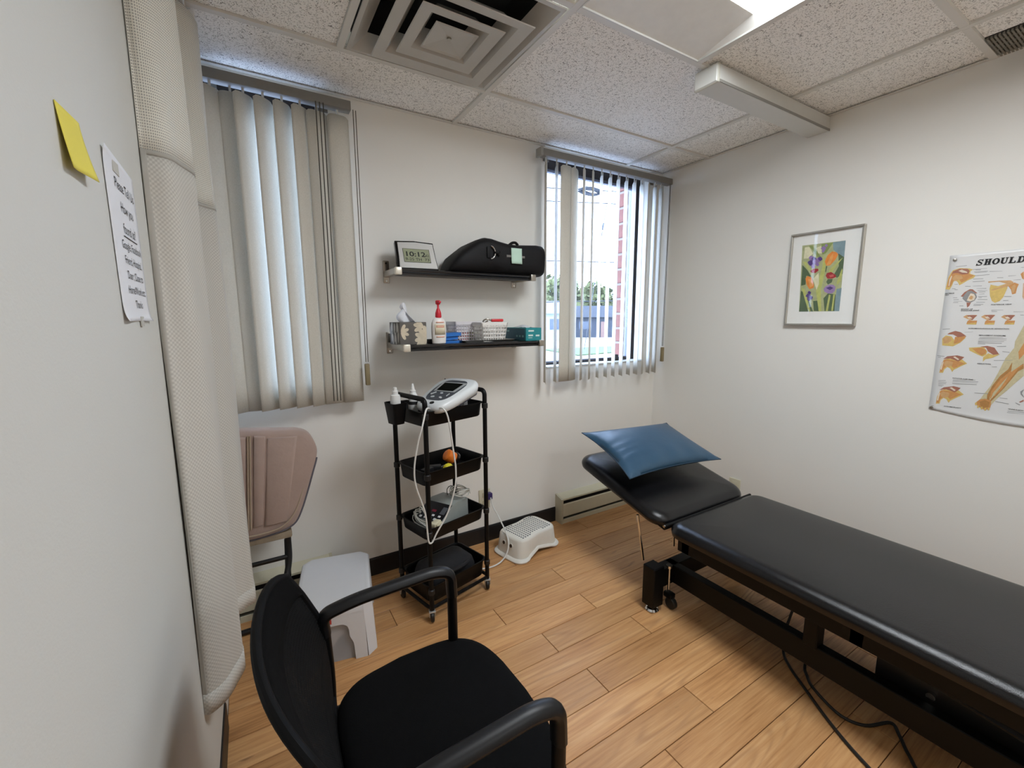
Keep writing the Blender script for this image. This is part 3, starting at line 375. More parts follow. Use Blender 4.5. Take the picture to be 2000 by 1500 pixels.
# ------------------------------------------------------------------ recessed troffer light
def lens_mat(name, e):
    m = bpy.data.materials.new(name); m.use_nodes = True; b_ = m.node_tree.nodes['Principled BSDF']; b_.inputs['Base Color'].default_value = (.9, .9, .88, 1)
    b_.inputs['Emission Color'].default_value = (.90, .955, 1.0, 1); b_.inputs['Emission Strength'].default_value = e; return m
def troffer(y0, y1, x0, x1, label, e):
    t = thing('troffer_light', label, 'ceiling light', ((x0 + x1) / 2, (y0 + y1) / 2, H), 0, 'recessed fluorescent ceiling lights')
    ex, ey = .035, .235; d = .028
    R0 = [(x1, y1, H), (x0, y1, H), (x0, y0, H), (x1, y0, H)]
    r1 = [(x1 - ex, y1 - ey, H + d), (x0 + ex, y1 - ey, H + d), (x0 + ex, y0 + ey, H + d), (x1 - ex, y0 + ey, H + d)]
    fr = [(x1 - .004, y1 - .004, H - .002), (x0 + .004, y1 - .004, H - .002), (x0 + .004, y0 + .004, H - .002), (x1 - .004, y0 + .004, H - .002)]
    r2 = [(a, b, H + .004) for a, b, c in fr]
    fo = [(x1 + .001, y1 + .001, H - .002), (x0 - .001, y1 + .001, H - .002), (x0 - .001, y0 - .001, H - .002), (x1 + .001, y0 - .001, H - .002)]
    mb = MB(); mb.skin([[(a, b, H + .01) for a, b, c in fo], fo, fr, r2], False, False); mb.build('trim_frame', white_me, t, smooth=False, world=True)
    mb = MB(); mb.skin([r2, r1], False, False); mb.build('reflector', mat('reflector_white', srgb(232, 231, 226), .5), t, smooth=False, world=True)
    mb = MB(); mb.skin([[(a, b, c + .002) for a, b, c in r1], [(a, b, c + .006) for a, b, c in r1]], True, True); mb.build('lens', lens_mat('lit_lens_%d' % e, e), t, smooth=False, world=True)
troffer(yl[4] + TB, yl[2], P0 + TB, P1, 'lit recessed fluorescent ceiling light beside the air diffuser', LAMP)
troffer(yl[7] + TB, yl[5], P0 + TB, P1, 'added unseen ceiling fill light further back behind the viewer', FILL_LAMP)  # added lamp out of view, evens out the light in the room
# ------------------------------------------------------------------ boxed beam under the ceiling and return grille
bx = thing('cable_trunking', 'grey white metal trunking box running along ceiling to the right wall', 'trunking', (1.13, -.978, H))
MB().box(.672, W - .001, -1.028, -.928, 2.252, H - .0015, .003, 1).build('cover', white_me, bx, smooth=False, world=True)
MB().box(.676, .689, -1.0315, -.9245, 2.2495, H - .0018, .002, 1).build('end_joint', mat('trunking_cap', srgb(196, 194, 182), .4), bx, smooth=False, world=True)
MB().box(.69, W - .001, -1.031, -1.028, 2.252, 2.262).build('lid_edge', mat('trunking_edge', srgb(140, 138, 132), .5), bx, smooth=False, world=True)
gr = thing('return_grille', 'dark slatted return air grille in the ceiling corner by the right wall', 'air vent', (1.49, A_ - 1.525, H))
MB().box(-.103, .094, -.303, .303, .006, .02).build('backing', mat('grille_grey', srgb(60, 58, 53), .7), gr, smooth=False)
gm0 = MB().box(-.100, .090, -.0028, .0028, -.001, .006).build('slat', mat('grille_slat', srgb(128, 124, 114), .6), gr, smooth=False); gm0.location = (0, .297, 0)
for k in range(1, 60):
    o = gm0.copy(); C.objects.link(o); o.parent = gr; o.location = (0, .297 - .010 * k, 0)
for x in (-.06, -.02, .02, .06): MB().box(x - .002, x + .002, -.302, .302, -.0014, .003).build('rib', mat('grille_slat', srgb(128, 124, 114), .6), gr, smooth=False)
# ------------------------------------------------------------------ windows
glass = bpy.data.materials.new('window_glass'); glass.use_nodes = True
n_ = glass.node_tree.nodes; n_.remove(n_['Principled BSDF'])
tr = n_.new('ShaderNodeBsdfTransparent'); gl = n_.new('ShaderNodeBsdfGlossy'); gl.inputs['Roughness'].default_value = .02
tr.inputs[0].default_value = (.985, .99, .995, 1)
mxs = n_.new('ShaderNodeMixShader'); lw = n_.new('ShaderNodeLayerWeight'); lw.inputs['Blend'].default_value = .5
glass.node_tree.links.new(math_n(glass, 'ADD', math_n(glass, 'MULTIPLY', math_n(glass, 'POWER', lw.outputs['Facing'], 5.0), .96), .035), mxs.inputs[0])
glass.node_tree.links.new(tr.outputs[0], mxs.inputs[1]); glass.node_tree.links.new(gl.outputs[0], mxs.inputs[2])
glass.node_tree.links.new(mxs.outputs[0], n_['Material Output'].inputs[0])
for i, (x0, x1) in enumerate(WIN):
    root = bpy.data.objects.new('window_%d' % (i + 1), None); C.objects.link(root); root.location = ((x0 + x1) / 2, .1, WZ0); struct(root)
    e = .045
    mb = MB()
    mb.box(x0, x1, .078, .125, WZ1 - .06, WZ1); mb.box(x0, x1, .078, .125, WZ0, WZ0 + .02)
    mb.box(x0, x0 + e * .5, .078, .125, WZ0 + .02, WZ1 - .06); mb.box(x1 - e, x1, .078, .125, WZ0 + .02, WZ1 - .06)
    mb.build('window_frame', bronze, root, smooth=False, world=True)
    mb = MB(); mb.box(x1 - e - .018, x1 - e, .09, .115, WZ0 + .02, WZ1 - .06); mb.box(x0 + e * .5, x1 - e - .018, .09, .115, WZ1 - .075, WZ1 - .06); mb.box(x0 + e * .5, x1 - e - .018, .09, .115, WZ0 + .02, WZ0 + .028)
    mb.build('sash_trim', mat('sash_grey', srgb(120, 124, 140), .3, .4), root, smooth=False, world=True)
    MB().box(x0 + e * .5, x1 - e - .018, .099, .103, WZ0 + .028, WZ1 - .075).build('pane', glass, root, smooth=False, world=True)
    MB().box(x0 + .001, x1 - .001, -.012, .078, WZ0 - .004, WZ0 + .006, .002, 1).build('window_sill', white_me, root, smooth=False, world=True)
    if i == 1:
        mb = MB(); mb.box(1.16, 1.34, .05, .078, WZ0 + .008, WZ0 + .030, .004, 1); mb.box(1.22, 1.26, .035, .055, WZ0 + .01, WZ0 + .05, .006, 1)
        mb.build('window_latch', bronze, root, world=True)
# ------------------------------------------------------------------ vertical blinds
slat_m = bpy.data.materials.new('blind_vinyl'); slat_m.use_nodes = True
def blind(m):
    b = m.node_tree.nodes['Principled BSDF']; b.inputs['Base Color'].default_value = (*srgb(214, 210, 198), 1); b.inputs['Roughness'].default_value = .5
    tcn = node(m, 'TexCoord'); nz = node(m, 'TexNoise'); nz.inputs['Scale'].default_value = 400; link(m, tcn.outputs['Object'], nz.inputs['Vector'])
    c = ramp(m, nz.outputs['Fac'], ((.3, srgb(206, 202, 190)), (.7, srgb(222, 218, 207)))); link(m, c, b.inputs['Base Color'])
    t = node(m, 'BsdfTranslucent'); t.inputs[0].default_value = (*srgb(190, 192, 190), 1)
    mx = node(m, 'MixShader'); mx.inputs[0].default_value = .07; link(m, b.outputs[0], mx.inputs[1]); link(m, t.outputs[0], mx.inputs[2])
    link(m, mx.outputs[0], m.node_tree.nodes['Material Output'].inputs[0])
blind(slat_m)
rail_m = mat('headrail_grey', srgb(128, 126, 122), .5)
SZ0, SZ1 = .952, 2.212
sw = .0445
def slat_bm():
    mb = MB()
    def f(u, v):
        s = (u - .5) * 2
        z = SZ0 + (SZ1 - SZ0) * v
        if v > .999 and abs(s) > .7: z -= .012 * (abs(s) - .7) / .3
        return (s * sw, -.006 * (1 - s * s), z)
    mb.grid(8, 12, f)
    return mb
def make_blind(x0, x1, slats, label, cord_x, three):
    root = thing('vertical_blind', label, 'window blind', ((x0 + x1) / 2, -.078, SZ0), 0, 'vertical vinyl window blinds')
    MB().box(x0, x1, -.102, -.054, 2.232, 2.270, .003, 2).build('headrail', rail_m, root, world=True)
    MB().box(x0 - .004, x0 + .012, -.106, -.05, 2.228, 2.274, .003, 2).build('end_cap', mat('headrail_cap', srgb(150, 148, 142), .45), root, world=True)
    for q in (x0 + .1, x1 - .1): MB().prism([(-.001, 2.24), (-.006, 2.24), (-.006, 2.270), (-.08, 2.270), (-.08, 2.276), (-.001, 2.276)], lambda u, v, t: (q - .02 + t, u, v), .04).build('mount_bracket', rail_m, root, smooth=False, world=True)
    sm = None; cm = None
    for (x, a, dy) in slats:
        if sm is None:
            o = slat_bm().build('slat', slat_m, root, solid=.0012); sm = o.data; sm.transform(Matrix.Translation((0, 0, -SZ0)))
            c = MB().box(-.004, .004, -.0035, .0035, SZ1 - .012, SZ1 + .024, .001, 1).build('carrier_clip', mat('clear_clip', srgb(200, 200, 196), .3), root, smooth=False); cm = c.data; cm.transform(Matrix.Translation((0, 0, -SZ0)))
        else:
            o = bpy.data.objects.new('slat', sm); C.objects.link(o); o.parent = root
            md = o.modifiers.new('thickness', 'SOLIDIFY'); md.thickness = .0012; md.offset = 0
            c = bpy.data.objects.new('carrier_clip', cm); C.objects.link(c); c.parent = root
        o.location = (x - root.location.x, dy, 0); o.rotation_euler = (0, 0, math.radians(a))
        c.location = (x - root.location.x, dy, 0); c.rotation_euler = (0, 0, math.radians(a))
    cm_ = mat('blind_cord', srgb(96, 88, 74), .7)
    MB().tube([(cord_x, -.104, 2.235), (cord_x - .004, -.102, 1.14)], .0018, 6).tube([(cord_x + .012, -.100, 2.235), (cord_x + .006, -.102, 1.14)], .0018, 6).build('pull_chain', cm_, root, world=True)
    MB().box(cord_x - .0105, cord_x + .0105, -.113, -.093, 1.03, 1.132, .004, 2).build('cord_weight', mat('weight_tan', srgb(138, 124, 92), .5), root, world=True)
    for q in three:
        MB().tube([(q, -.112, 2.232), (q - .006, -.11, .97)], .0021, 6).build('hanging_cord', mat('dark_cord', srgb(70, 66, 56), .8), root, world=True)
make_blind(-1.118, -.512, [(-1.085, 36, 0), (-1.02, 36, 0), (-.955, -2, .012), (-.912, 36, 0), (-.845, 37, 0), (-.778, 37, 0), (-.712, 36, 0), (-.648, 12, .010), (-.565, 4, .004)],
           'closed vertical vinyl blind over the left window beside the privacy curtain', -.505, (-.655, -.640, -.626))
make_blind(.49, W - .012, [(.535, 62, 0), (.612, 64, 0), (.684, 3, .0), (.756, 24, .012), (.817, 41, 0), (.886, 42, 0), (.955, 59, 0), (1.026, 61, 0), (1.095, 60, 0), (1.165, 60, 0), (1.236, 60, 0), (1.306, 61, 0), (1.372, 36, 0), (1.43, 58, 0), (1.49, 60, 0)],
           'half open vertical blind over the right window by the room corner', 1.545, ())
# ------------------------------------------------------------------ outside
brick_m = mat('red_brick', srgb(126, 80, 70), .85, var=.25, vscale=25, bump=.4, bscale=120)
pier = struct(MB().box(1.425, 1.75, TW + .006, .262, -.4, 2.9).build('wall_outside', mat('mortar', srgb(150, 140, 132), .95), smooth=False))
bm0 = MB().box(-.0, .2, .0, .096, 0, .092, .004, 1).build('brick', brick_m, pier, smooth=False); bm0.location = (1.418, .158, .30)
for k in range(1, 24):
    o = bm0.copy(); C.objects.link(o); o.parent = pier; o.location = (1.418, .158 , .30 + .108 * k)
GZ = -.45
gnd = struct(MB().box(-60, 120, .4, 160, GZ - .3, GZ).build('ground', mat('pale_asphalt', srgb(140, 140, 142), .95, var=.08, vscale=.6), smooth=False))
tag(MB().skin([[(12.5, 14.0, GZ + .02), (13.5, 18.5, GZ + .02), (18.5, 18.0, GZ + .02), (20, 15, GZ + .02)], [(12.5, 14.0, GZ + .05), (13.5, 18.5, GZ + .05), (18.5, 18.0, GZ + .05), (20, 15, GZ + .05)]]).build('lawn', mat('lawn_green', srgb(66, 88, 44), .95, var=.2, vscale=4), smooth=False), 'strip of green lawn beside the pale street outside the window', 'lawn')
def house(name, label, x, y, w_, d, h, wallc, roofc, rz):
    t = thing(name, label, 'house', (x, y, GZ), rz)
    MB().box(-w_ / 2, w_ / 2, -d / 2, d / 2, 0, h).build('wall', mat(name + '_wall', wallc, .85), t, smooth=False)
    MB().prism([(-d / 2 - .4, h), (d / 2 + .4, h), (0, h + d * .28)], lambda u, v, q: (-w_ / 2 - .3 + q, u, v), w_ + .6).build('roof', mat(name + '_roof', roofc, .9), t, smooth=False)
    for k in (-.3, .25):
        MB().box(k * w_ - .6, k * w_ + .6, -d / 2 - .05, -d / 2, h * .4, h * .8).build('house_window', mat('house_glass', srgb(60, 70, 84), .2), t, smooth=False)
    MB().box(-.05 * w_, .06 * w_, -d / 2 - .06, -d / 2, 0, h * .78).build('house_door', mat('house_door', srgb(120, 90, 80), .6), t, smooth=False)
house('white_bungalow', 'white low house seen far outside at the left of the right window', 21.0, 29.5, 5, 4, 2.2, srgb(150, 158, 160), srgb(110, 120, 126), -.5)
house('grey_house', 'dark grey house half hidden behind trees outside the window', 29.0, 30.5, 6, 4, 1.9, srgb(48, 54, 64), srgb(36, 40, 48), -.55)
leaf_m = mat('tree_leaves', srgb(88, 92, 52), .9, var=.4, vscale=3)
bark = mat('tree_bark', srgb(52, 44, 36), .9)
def tree(x, y, h, r, label, seed):
    rnd = random.Random(seed); t = thing('leafy_tree', label, 'tree', (x, y, GZ), 0, 'trees beyond the street')
    MB().tube([(0, 0, 0), (.05, .02, h * .3), (0, .05, h * .6)], [.2, .15, .07], 8).build('trunk', bark, t)
    mb = MB()
    for k in range(700):
        th, ph = rnd.uniform(0, 2 * PI), math.acos(rnd.uniform(-1, 1)); q = r * rnd.uniform(.55, 1) * (1 + .18 * math.sin(3 * th + seed) * math.sin(2 * ph))
        c = Vector((q * math.sin(ph) * math.cos(th), q * math.sin(ph) * math.sin(th), h * .62 + q * 1.0 * math.cos(ph) * (h * .42 / r)))
        s_ = rnd.uniform(.3, .6); a = Vector((rnd.gauss(0, 1), rnd.gauss(0, 1), rnd.gauss(0, 1))).normalized(); b2 = a.orthogonal().normalized(); c2 = a.cross(b2)
        mb.b.faces.new([mb.b.verts.new(c + b2 * s_), mb.b.verts.new(c + c2 * s_ * .7), mb.b.verts.new(c - b2 * s_), mb.b.verts.new(c - c2 * s_ * .7)])
    o = mb.build('foliage', leaf_m, t, smooth=False); o['kind'] = 'stuff'
tree(32.6, 41, 7.0, 2.6, 'tall green tree at the centre of the right window view', 1)
tree(39.4, 43, 6.4, 2.6, 'broad green tree right of the centre in the window view', 2)
tree(27.6, 39, 5.6, 2.4, 'rounded tree above the white house at left of the window view', 3)
tree(46.5, 42, 6.0, 2.6, 'dark tree partly hidden by the brick edge of the window', 4)
wire_m = mat('overhead_wire', srgb(30, 32, 38), .8)
up_ = thing('utility_pole', 'wooden utility pole carrying the overhead wires beyond the brick edge', 'utility pole', (27, 17.6, GZ))
MB().tube([(0, 0, 0), (0, 0, 10.4)], [.16, .12], 12).build('pole', bark, up_)
MB().box(-.08, .08, -.9, .9, 8.9, 9.1, .01, 1).build('crossarm', bark, up_)
for k, (z0, z1) in enumerate(((8.0, 9.0), (7.35, 8.3), (4.35, 4.8), (2.2, 2.5))):
    tag(MB().tube(crom([(6, 16.6, z0 - .6), (12.6, 17.0, z0), (18.4, 17.3, z0 * .35 + z1 * .65), (26.9, 17.6, z1 + .4)], 6), .030, 5).build('overhead_wire', wire_m), ['topmost overhead wire crossing the sky outside the right window', 'second overhead wire crossing the sky just below the coil', 'middle overhead wire crossing in front of the pale sky', 'lowest overhead wire crossing in front of the trees outside'][k], 'wire')
t = thing('cable_coil', 'dark coil of slack cable hanging on the wires outside', 'cable', (16.6, 17.2, 8.25))
mb = MB()
for k in range(5): mb.tube([(-.9 + .1 * k + .75 * math.cos(a), .02 * k, .16 * math.sin(a) + .04 * k) for a in [2 * PI * j / 14 for j in range(14)]], .035, 5, closed=True)
mb.build('loop', wire_m, t)
t = tag(MB().tube([(17.1, 17.2, 7.75), (15.3, 16.8, GZ + .01)], .022, 5).tube([(16.85, 17.15, 6.7), (16.75, 17.12, 6.35)], .06, 6).build('guy_wire', mat('guy_grey', srgb(56, 58, 62), .6)), 'slanting guy wire running down from the overhead wires outside', 'wire')
# ------------------------------------------------------------------ privacy curtain and its track
CB = [(-1.1343, -1.00), (-1.120, -1.006), (-1.085, -.965), (-1.060, -.905), (-1.058, -.85), (-1.082, -.765), (-1.098, -.69), (-1.085, -.63), (-1.052, -.592), (-1.026, -.56), (-1.030, -.50), (-1.075, -.455), (-1.10, -.43)]
CT = [(-1.1343, -.90), (-1.118, -.897), (-1.080, -.876), (-1.056, -.80), (-1.058, -.72), (-1.082, -.62), (-1.096, -.54), (-1.085, -.455), (-1.055, -.395), (-1.033, -.345), (-1.038, -.28), (-1.075, -.245), (-1.10, -.225)]
cb = crom([(x, y, 0) for x, y in CB], 7); ct = crom([(x, y, 0) for x, y in CT], 7); NC = len(cb) - 1
al = [0]
for a, b in zip(cb, cb[1:]): al.append(al[-1] + (b - a).length)
def cpt(i, z, off=0):
    t = (z - .38) / 1.92; p = cb[i].lerp(ct[i], t); j = min(max(i, 1), NC - 1); d = (cb[j + 1] - cb[j - 1]).lerp(ct[j + 1] - ct[j - 1], t); nrm = Vector((d.y, -d.x, 0)).normalized()
    wv = .004 * math.sin(z * 5 + i * .5)
    p = p + nrm * (off + wv * (1 - abs(t - .5))); return (max(p.x, XL + .0012), p.y, z)
def cloth(name):
    m = bpy.data.materials.new(name); m.use_nodes = True; return m
fab = cloth('curtain_fabric'); b = fab.node_tree.nodes['Principled BSDF']
uvn = node(fab, 'UVMap'); mp = node(fab, 'Mapping'); mp.inputs['Scale'].default_value = (100, 100, 1); link(fab, uvn.outputs[0], mp.inputs['Vector'])
sep = node(fab, 'SeparateXYZ'); link(fab, mp.outputs[0], sep.inputs[0])
sx = math_n(fab, 'SINE', math_n(fab, 'MULTIPLY', sep.outputs[0], 6.283)); sy = math_n(fab, 'SINE', math_n(fab, 'MULTIPLY', sep.outputs[1], 6.283))
wv = math_n(fab, 'ADD', math_n(fab, 'MULTIPLY', math_n(fab, 'MULTIPLY', sx, sy), .5), .5)
dim = ramp(fab, wv, ((.3, srgb(184, 181, 174)), (.7, srgb(203, 200, 193)))); link(fab, dim, b.inputs['Base Color'])
b.inputs['Roughness'].default_value = .85; bp = node(fab, 'Bump'); bp.inputs['Strength'].default_value = .22; bp.inputs['Distance'].default_value = .002; link(fab, wv, bp.inputs['Height']); link(fab, bp.outputs[0], b.inputs['Normal'])
net = cloth('curtain_net'); b = net.node_tree.nodes['Principled BSDF']; b.inputs['Base Color'].default_value = (*srgb(226, 224, 215), 1); b.inputs['Roughness'].default_value = .8
uvn = node(net, 'UVMap'); sep = node(net, 'SeparateXYZ'); link(net, uvn.outputs[0], sep.inputs[0])
gx = math_n(net, 'ABSOLUTE', math_n(net, 'SUBTRACT', math_n(net, 'FRACT', math_n(net, 'MULTIPLY', sep.outputs[0], 230)), .5))
gy = math_n(net, 'ABSOLUTE', math_n(net, 'SUBTRACT', math_n(net, 'FRACT', math_n(net, 'MULTIPLY', sep.outputs[1], 170)), .5))
hole = math_n(net, 'MULTIPLY', math_n(net, 'LESS_THAN', gx, .30), math_n(net, 'LESS_THAN', gy, .30))
link(net, math_n(net, 'SUBTRACT', 1, math_n(net, 'MULTIPLY', hole, .6)), b.inputs['Alpha'])
cur = thing('privacy_curtain', 'tall beige checked privacy curtain with a white net top beside the left wall', 'curtain', (-1.08, -.65, .38))
def sheet(name, z0, z1, m, nz=24, i0=0, i1=NC, off=0, thick=.0012):
    mb = MB(); mb.grid(i1 - i0, nz, lambda u, v: cpt(i0 + round(u * (i1 - i0)), z0 + (z1 - z0) * v, off), lambda u, v: (al[i0 + round(u * (i1 - i0))], z0 + (z1 - z0) * v))
    return mb.build(name, m, cur, world=True, solid=thick, angle=80)
pn = sheet('fabric_panel', .38, 1.70, fab)
sheet('net_top', 1.70, 2.292, net, 14, thick=0.0006)
seam = mat('curtain_seam', srgb(174, 171, 164), .85)
sheet('top_binding', 1.692, 1.703, seam, 1, thick=.003); sheet('bottom_hem', .38, .432, fab, 2, thick=.005); sheet('side_hem', .38, 1.70, seam, 24, 0, 5, thick=.004)
tk = thing('curtain_track', 'white ceiling track carrying the privacy curtain', 'curtain track', (-1.07, -.95, H))
MB().box(-1.085, -1.055, -1.95, -.30, H - .026, H - .0015, .003, 1).build('rail', white_me, tk, world=True, smooth=False)
MB().box(-1.09, -1.035, -.345, -.285, H - .046, H - .0015, .006, 2).build('end_stop', white_pl, tk, world=True)
# ------------------------------------------------------------------ notes on the left wall
paper = mat('white_paper', srgb(224, 226, 232), .7, var=.01)
yel_p = mat('yellow_paper', srgb(226, 212, 84), .7, var=.03)
tape_m = mat('masking_tape', srgb(188, 186, 178), .6)
nt_ = thing('sticky_note', 'blank yellow sticky note curling off the left wall', 'sticky note', (XL, -1.41, 1.52))
def notef(u, v): return (XL + .001 + .010 * (1 - v) ** 1.6 * (.35 + .65 * abs(u - .2)) + .004 * (1 - v), -1.458 + .088 * u + .008 * v * (1 - u) * 0, 1.517 + .072 * v + .006 * u)
MB().grid(10, 10, notef).build('sheet', yel_p, nt_, world=True, solid=.0006)
pp = thing('paper_notice', 'white paper notice in black lettering taped to the left wall', 'notice', (XL, -1.15, 1.337))
PX0, PX1, PZ0, PZ1 = -1.268, -1.060, 1.337, 1.605
def pf(u, v): return (XL + .0015 + .006 * (1 - v) ** 28 * abs(u - .5) * 2 + .004 * v ** 28 * (1 - u), PX0 + (PX1 - PX0) * u, PZ0 + (PZ1 - PZ0) * v)
sh = MB().grid(12, 40, pf).build('sheet', paper, pp, world=True, solid=.0004)
for i, (s_, z, q) in enumerate((('Please Tell Us', 1.556, .024), ('How you', 1.521, .024), ('found us?', 1.486, .024), ('Google, Facebook', 1.459, .0195), ('Friend, Hospital,', 1.434, .0195), ('Door, Close to', 1.409, .0195), ('Home/Work etc.', 1.384, .0195), ('Thanks', 1.360, .0195))):
    text(s_, q, ink, Matrix.Translation((XL + .0026, -1.146, z)) @ FL, pp, align='CENTER')
MB().box(XL + .0024, XL + .0028, -1.196, -1.096, 1.4795, 1.481).build('underline', ink, pp, smooth=False, world=True)
MB().box(XL + .0012, XL + .003, -1.215, -1.175, 1.580, 1.603).build('tape', tape_m, pp, smooth=False, world=True)
MB().box(XL + .0012, XL + .003, -1.150, -1.125, 1.327, 1.345).build('tape', tape_m, pp, smooth=False, world=True)
def layers(items):
    out = []; bb = []
    for c, P in items:
        b4 = (min(p[0] for p in P), max(p[0] for p in P), min(p[1] for p in P), max(p[1] for p in P)); lv = 0
        for (q, l) in bb:
            if q[0] < b4[1] and b4[0] < q[1] and q[2] < b4[3] and b4[2] < q[3]: lv = max(lv, l + 1)
        bb.append((b4, lv)); out.append(lv)
    return out
# ------------------------------------------------------------------ framed painting on the right wall
PCOL = dict(bg=(176, 180, 134), blue=(130, 154, 160), dkg=(86, 106, 76), grn=(136, 152, 86), lgn=(190, 194, 112), cream=(226, 222, 186), oran=(234, 140, 62), oran2=(240, 164, 92), purp=(86, 62, 128), purp2=(150, 122, 176), lilac=(158, 132, 178), redf=(168, 44, 50), redf2=(206, 96, 90))
pic = thing('framed_painting', 'silver framed flower watercolour with a white mat on the right wall', 'picture', (W, -1.065, 1.294))
py0, py1, pz0, pz1 = -.902, -1.231, 1.294, 1.774
mb = MB()
for (a, b_, c, d_) in ((py0, py1, pz0, pz0 + .010), (py0, py1, pz1 - .010, pz1), (py0, py0 - .010, pz0 + .010, pz1 - .010), (py1 + .010, py1, pz0 + .010, pz1 - .010)): mb.box(W - .024, W - .001, min(a, b_), max(a, b_), c, d_, .0015, 1)
mb.build('frame', mat('silver_frame', srgb(190, 186, 176), .3, .9), pic, world=True, smooth=False)
MB().box(W - .010, W - .004, py1 + .009, py0 - .009, pz0 + .009, pz1 - .009).build('mat_board', mat('mat_board', srgb(240, 239, 234), .8, var=.01), pic, world=True, smooth=False)
pr_ = None
LVA = layers(PAINT)
for k, (c, P) in enumerate(PAINT):
    flat_polys([[(x, y, .0001 + LVA[k] * .00009) for x, y in P]], Matrix.Translation((W - .0105, -.90, 1.295)) @ FR, 'painted_shape', mat('paint_' + c, srgb(*PCOL[c]), .8, var=.28, vscale=45), pic)
MB().grid(1, 1, lambda u, v: (W - .0132, py1 + .009 + (py0 - py1 - .018) * u, pz0 + .009 + (pz1 - pz0 - .018) * v)).build('glazing', glass, pic, world=True, smooth=False)
# ------------------------------------------------------------------ anatomy poster
pos = thing('anatomy_poster', 'laminated shoulder anatomy poster with orange joint drawings on the right wall', 'poster', (W, -1.79, .93))
lam = mat('laminated_paper', srgb(222, 222, 221), .35, var=.01)
def posx(u, v): return W - .0025 - .004 * (max(0, .035 - v) / .035) ** 2 * math.sin(u * PI) ** .8 - .0015 * (max(0, v - .975) / .025) ** 2
def posz(u, v): return .934 + (.656 + .004 * u) * v - .022 * math.sin(u * PI * .9) * (1 - v) * 1
MB().grid(16, 60, lambda u, v: (posx(u, v), -1.536 - .508 * u, posz(u, v))).build('sheet', lam, pos, world=True, solid=.0005)
OCOL = dict(tan=(206, 164, 116), org=(204, 148, 92), red=(166, 112, 94), yel=(214, 186, 112), pale=(226, 212, 192), gry=(148, 148, 148), skin=(200, 190, 154), brn=(178, 130, 76), dk=(30, 30, 30), pur=(150, 120, 150))
def onposter(x, y, k):
    u = min(max(x / .508, 0), 1); v = min(max((y - .004) / .656, 0), 1)
    return (posx(u, v) - .0006 - k, -1.535 - x, .93 + y)
lines_mb = MB()
POSTER = POSTER + [(c, [(.503 - x, y) for x, y in P]) for c, P in POSTER if max(p[0] for p in P) < .175 and c != 'gry' and min(p[1] for p in P) > .2] + [('skin', [(.222, .31), (.262, .47), (.33, .50), (.36, .42), (.31, .30), (.225, .19)]), ('org', [(.235, .27), (.285, .44), (.32, .45), (.30, .37), (.24, .24)])]
LVP = layers(POSTER)
for k, (c, P) in enumerate(POSTER):
    mb = lines_mb if c == 'gry' and len(P) == 4 else MB()
    vs = [mb.b.verts.new(onposter(x, y, LVP[k] * .00009)) for x, y in P]
    fill2d(mb, P, vs)
    if mb is lines_mb: continue
    mb.build('printed_drawing', mat('print_' + c, srgb(*OCOL[c]), .35, var=.18, vscale=120), pos, smooth=False, world=True)
o = lines_mb.build('caption_lines', mat('print_lines', srgb(156, 156, 156), .4), pos, smooth=False, world=True); o['kind'] = 'stuff'
for (s_, (x, y), wd) in CAPTIONS:
    text(s_, .0062, ink, Matrix.Translation((posx(x / .508, y / .66) - .0022, -1.535 - x, .93 + y)) @ FR, pos, width=wd, bold=.00008)
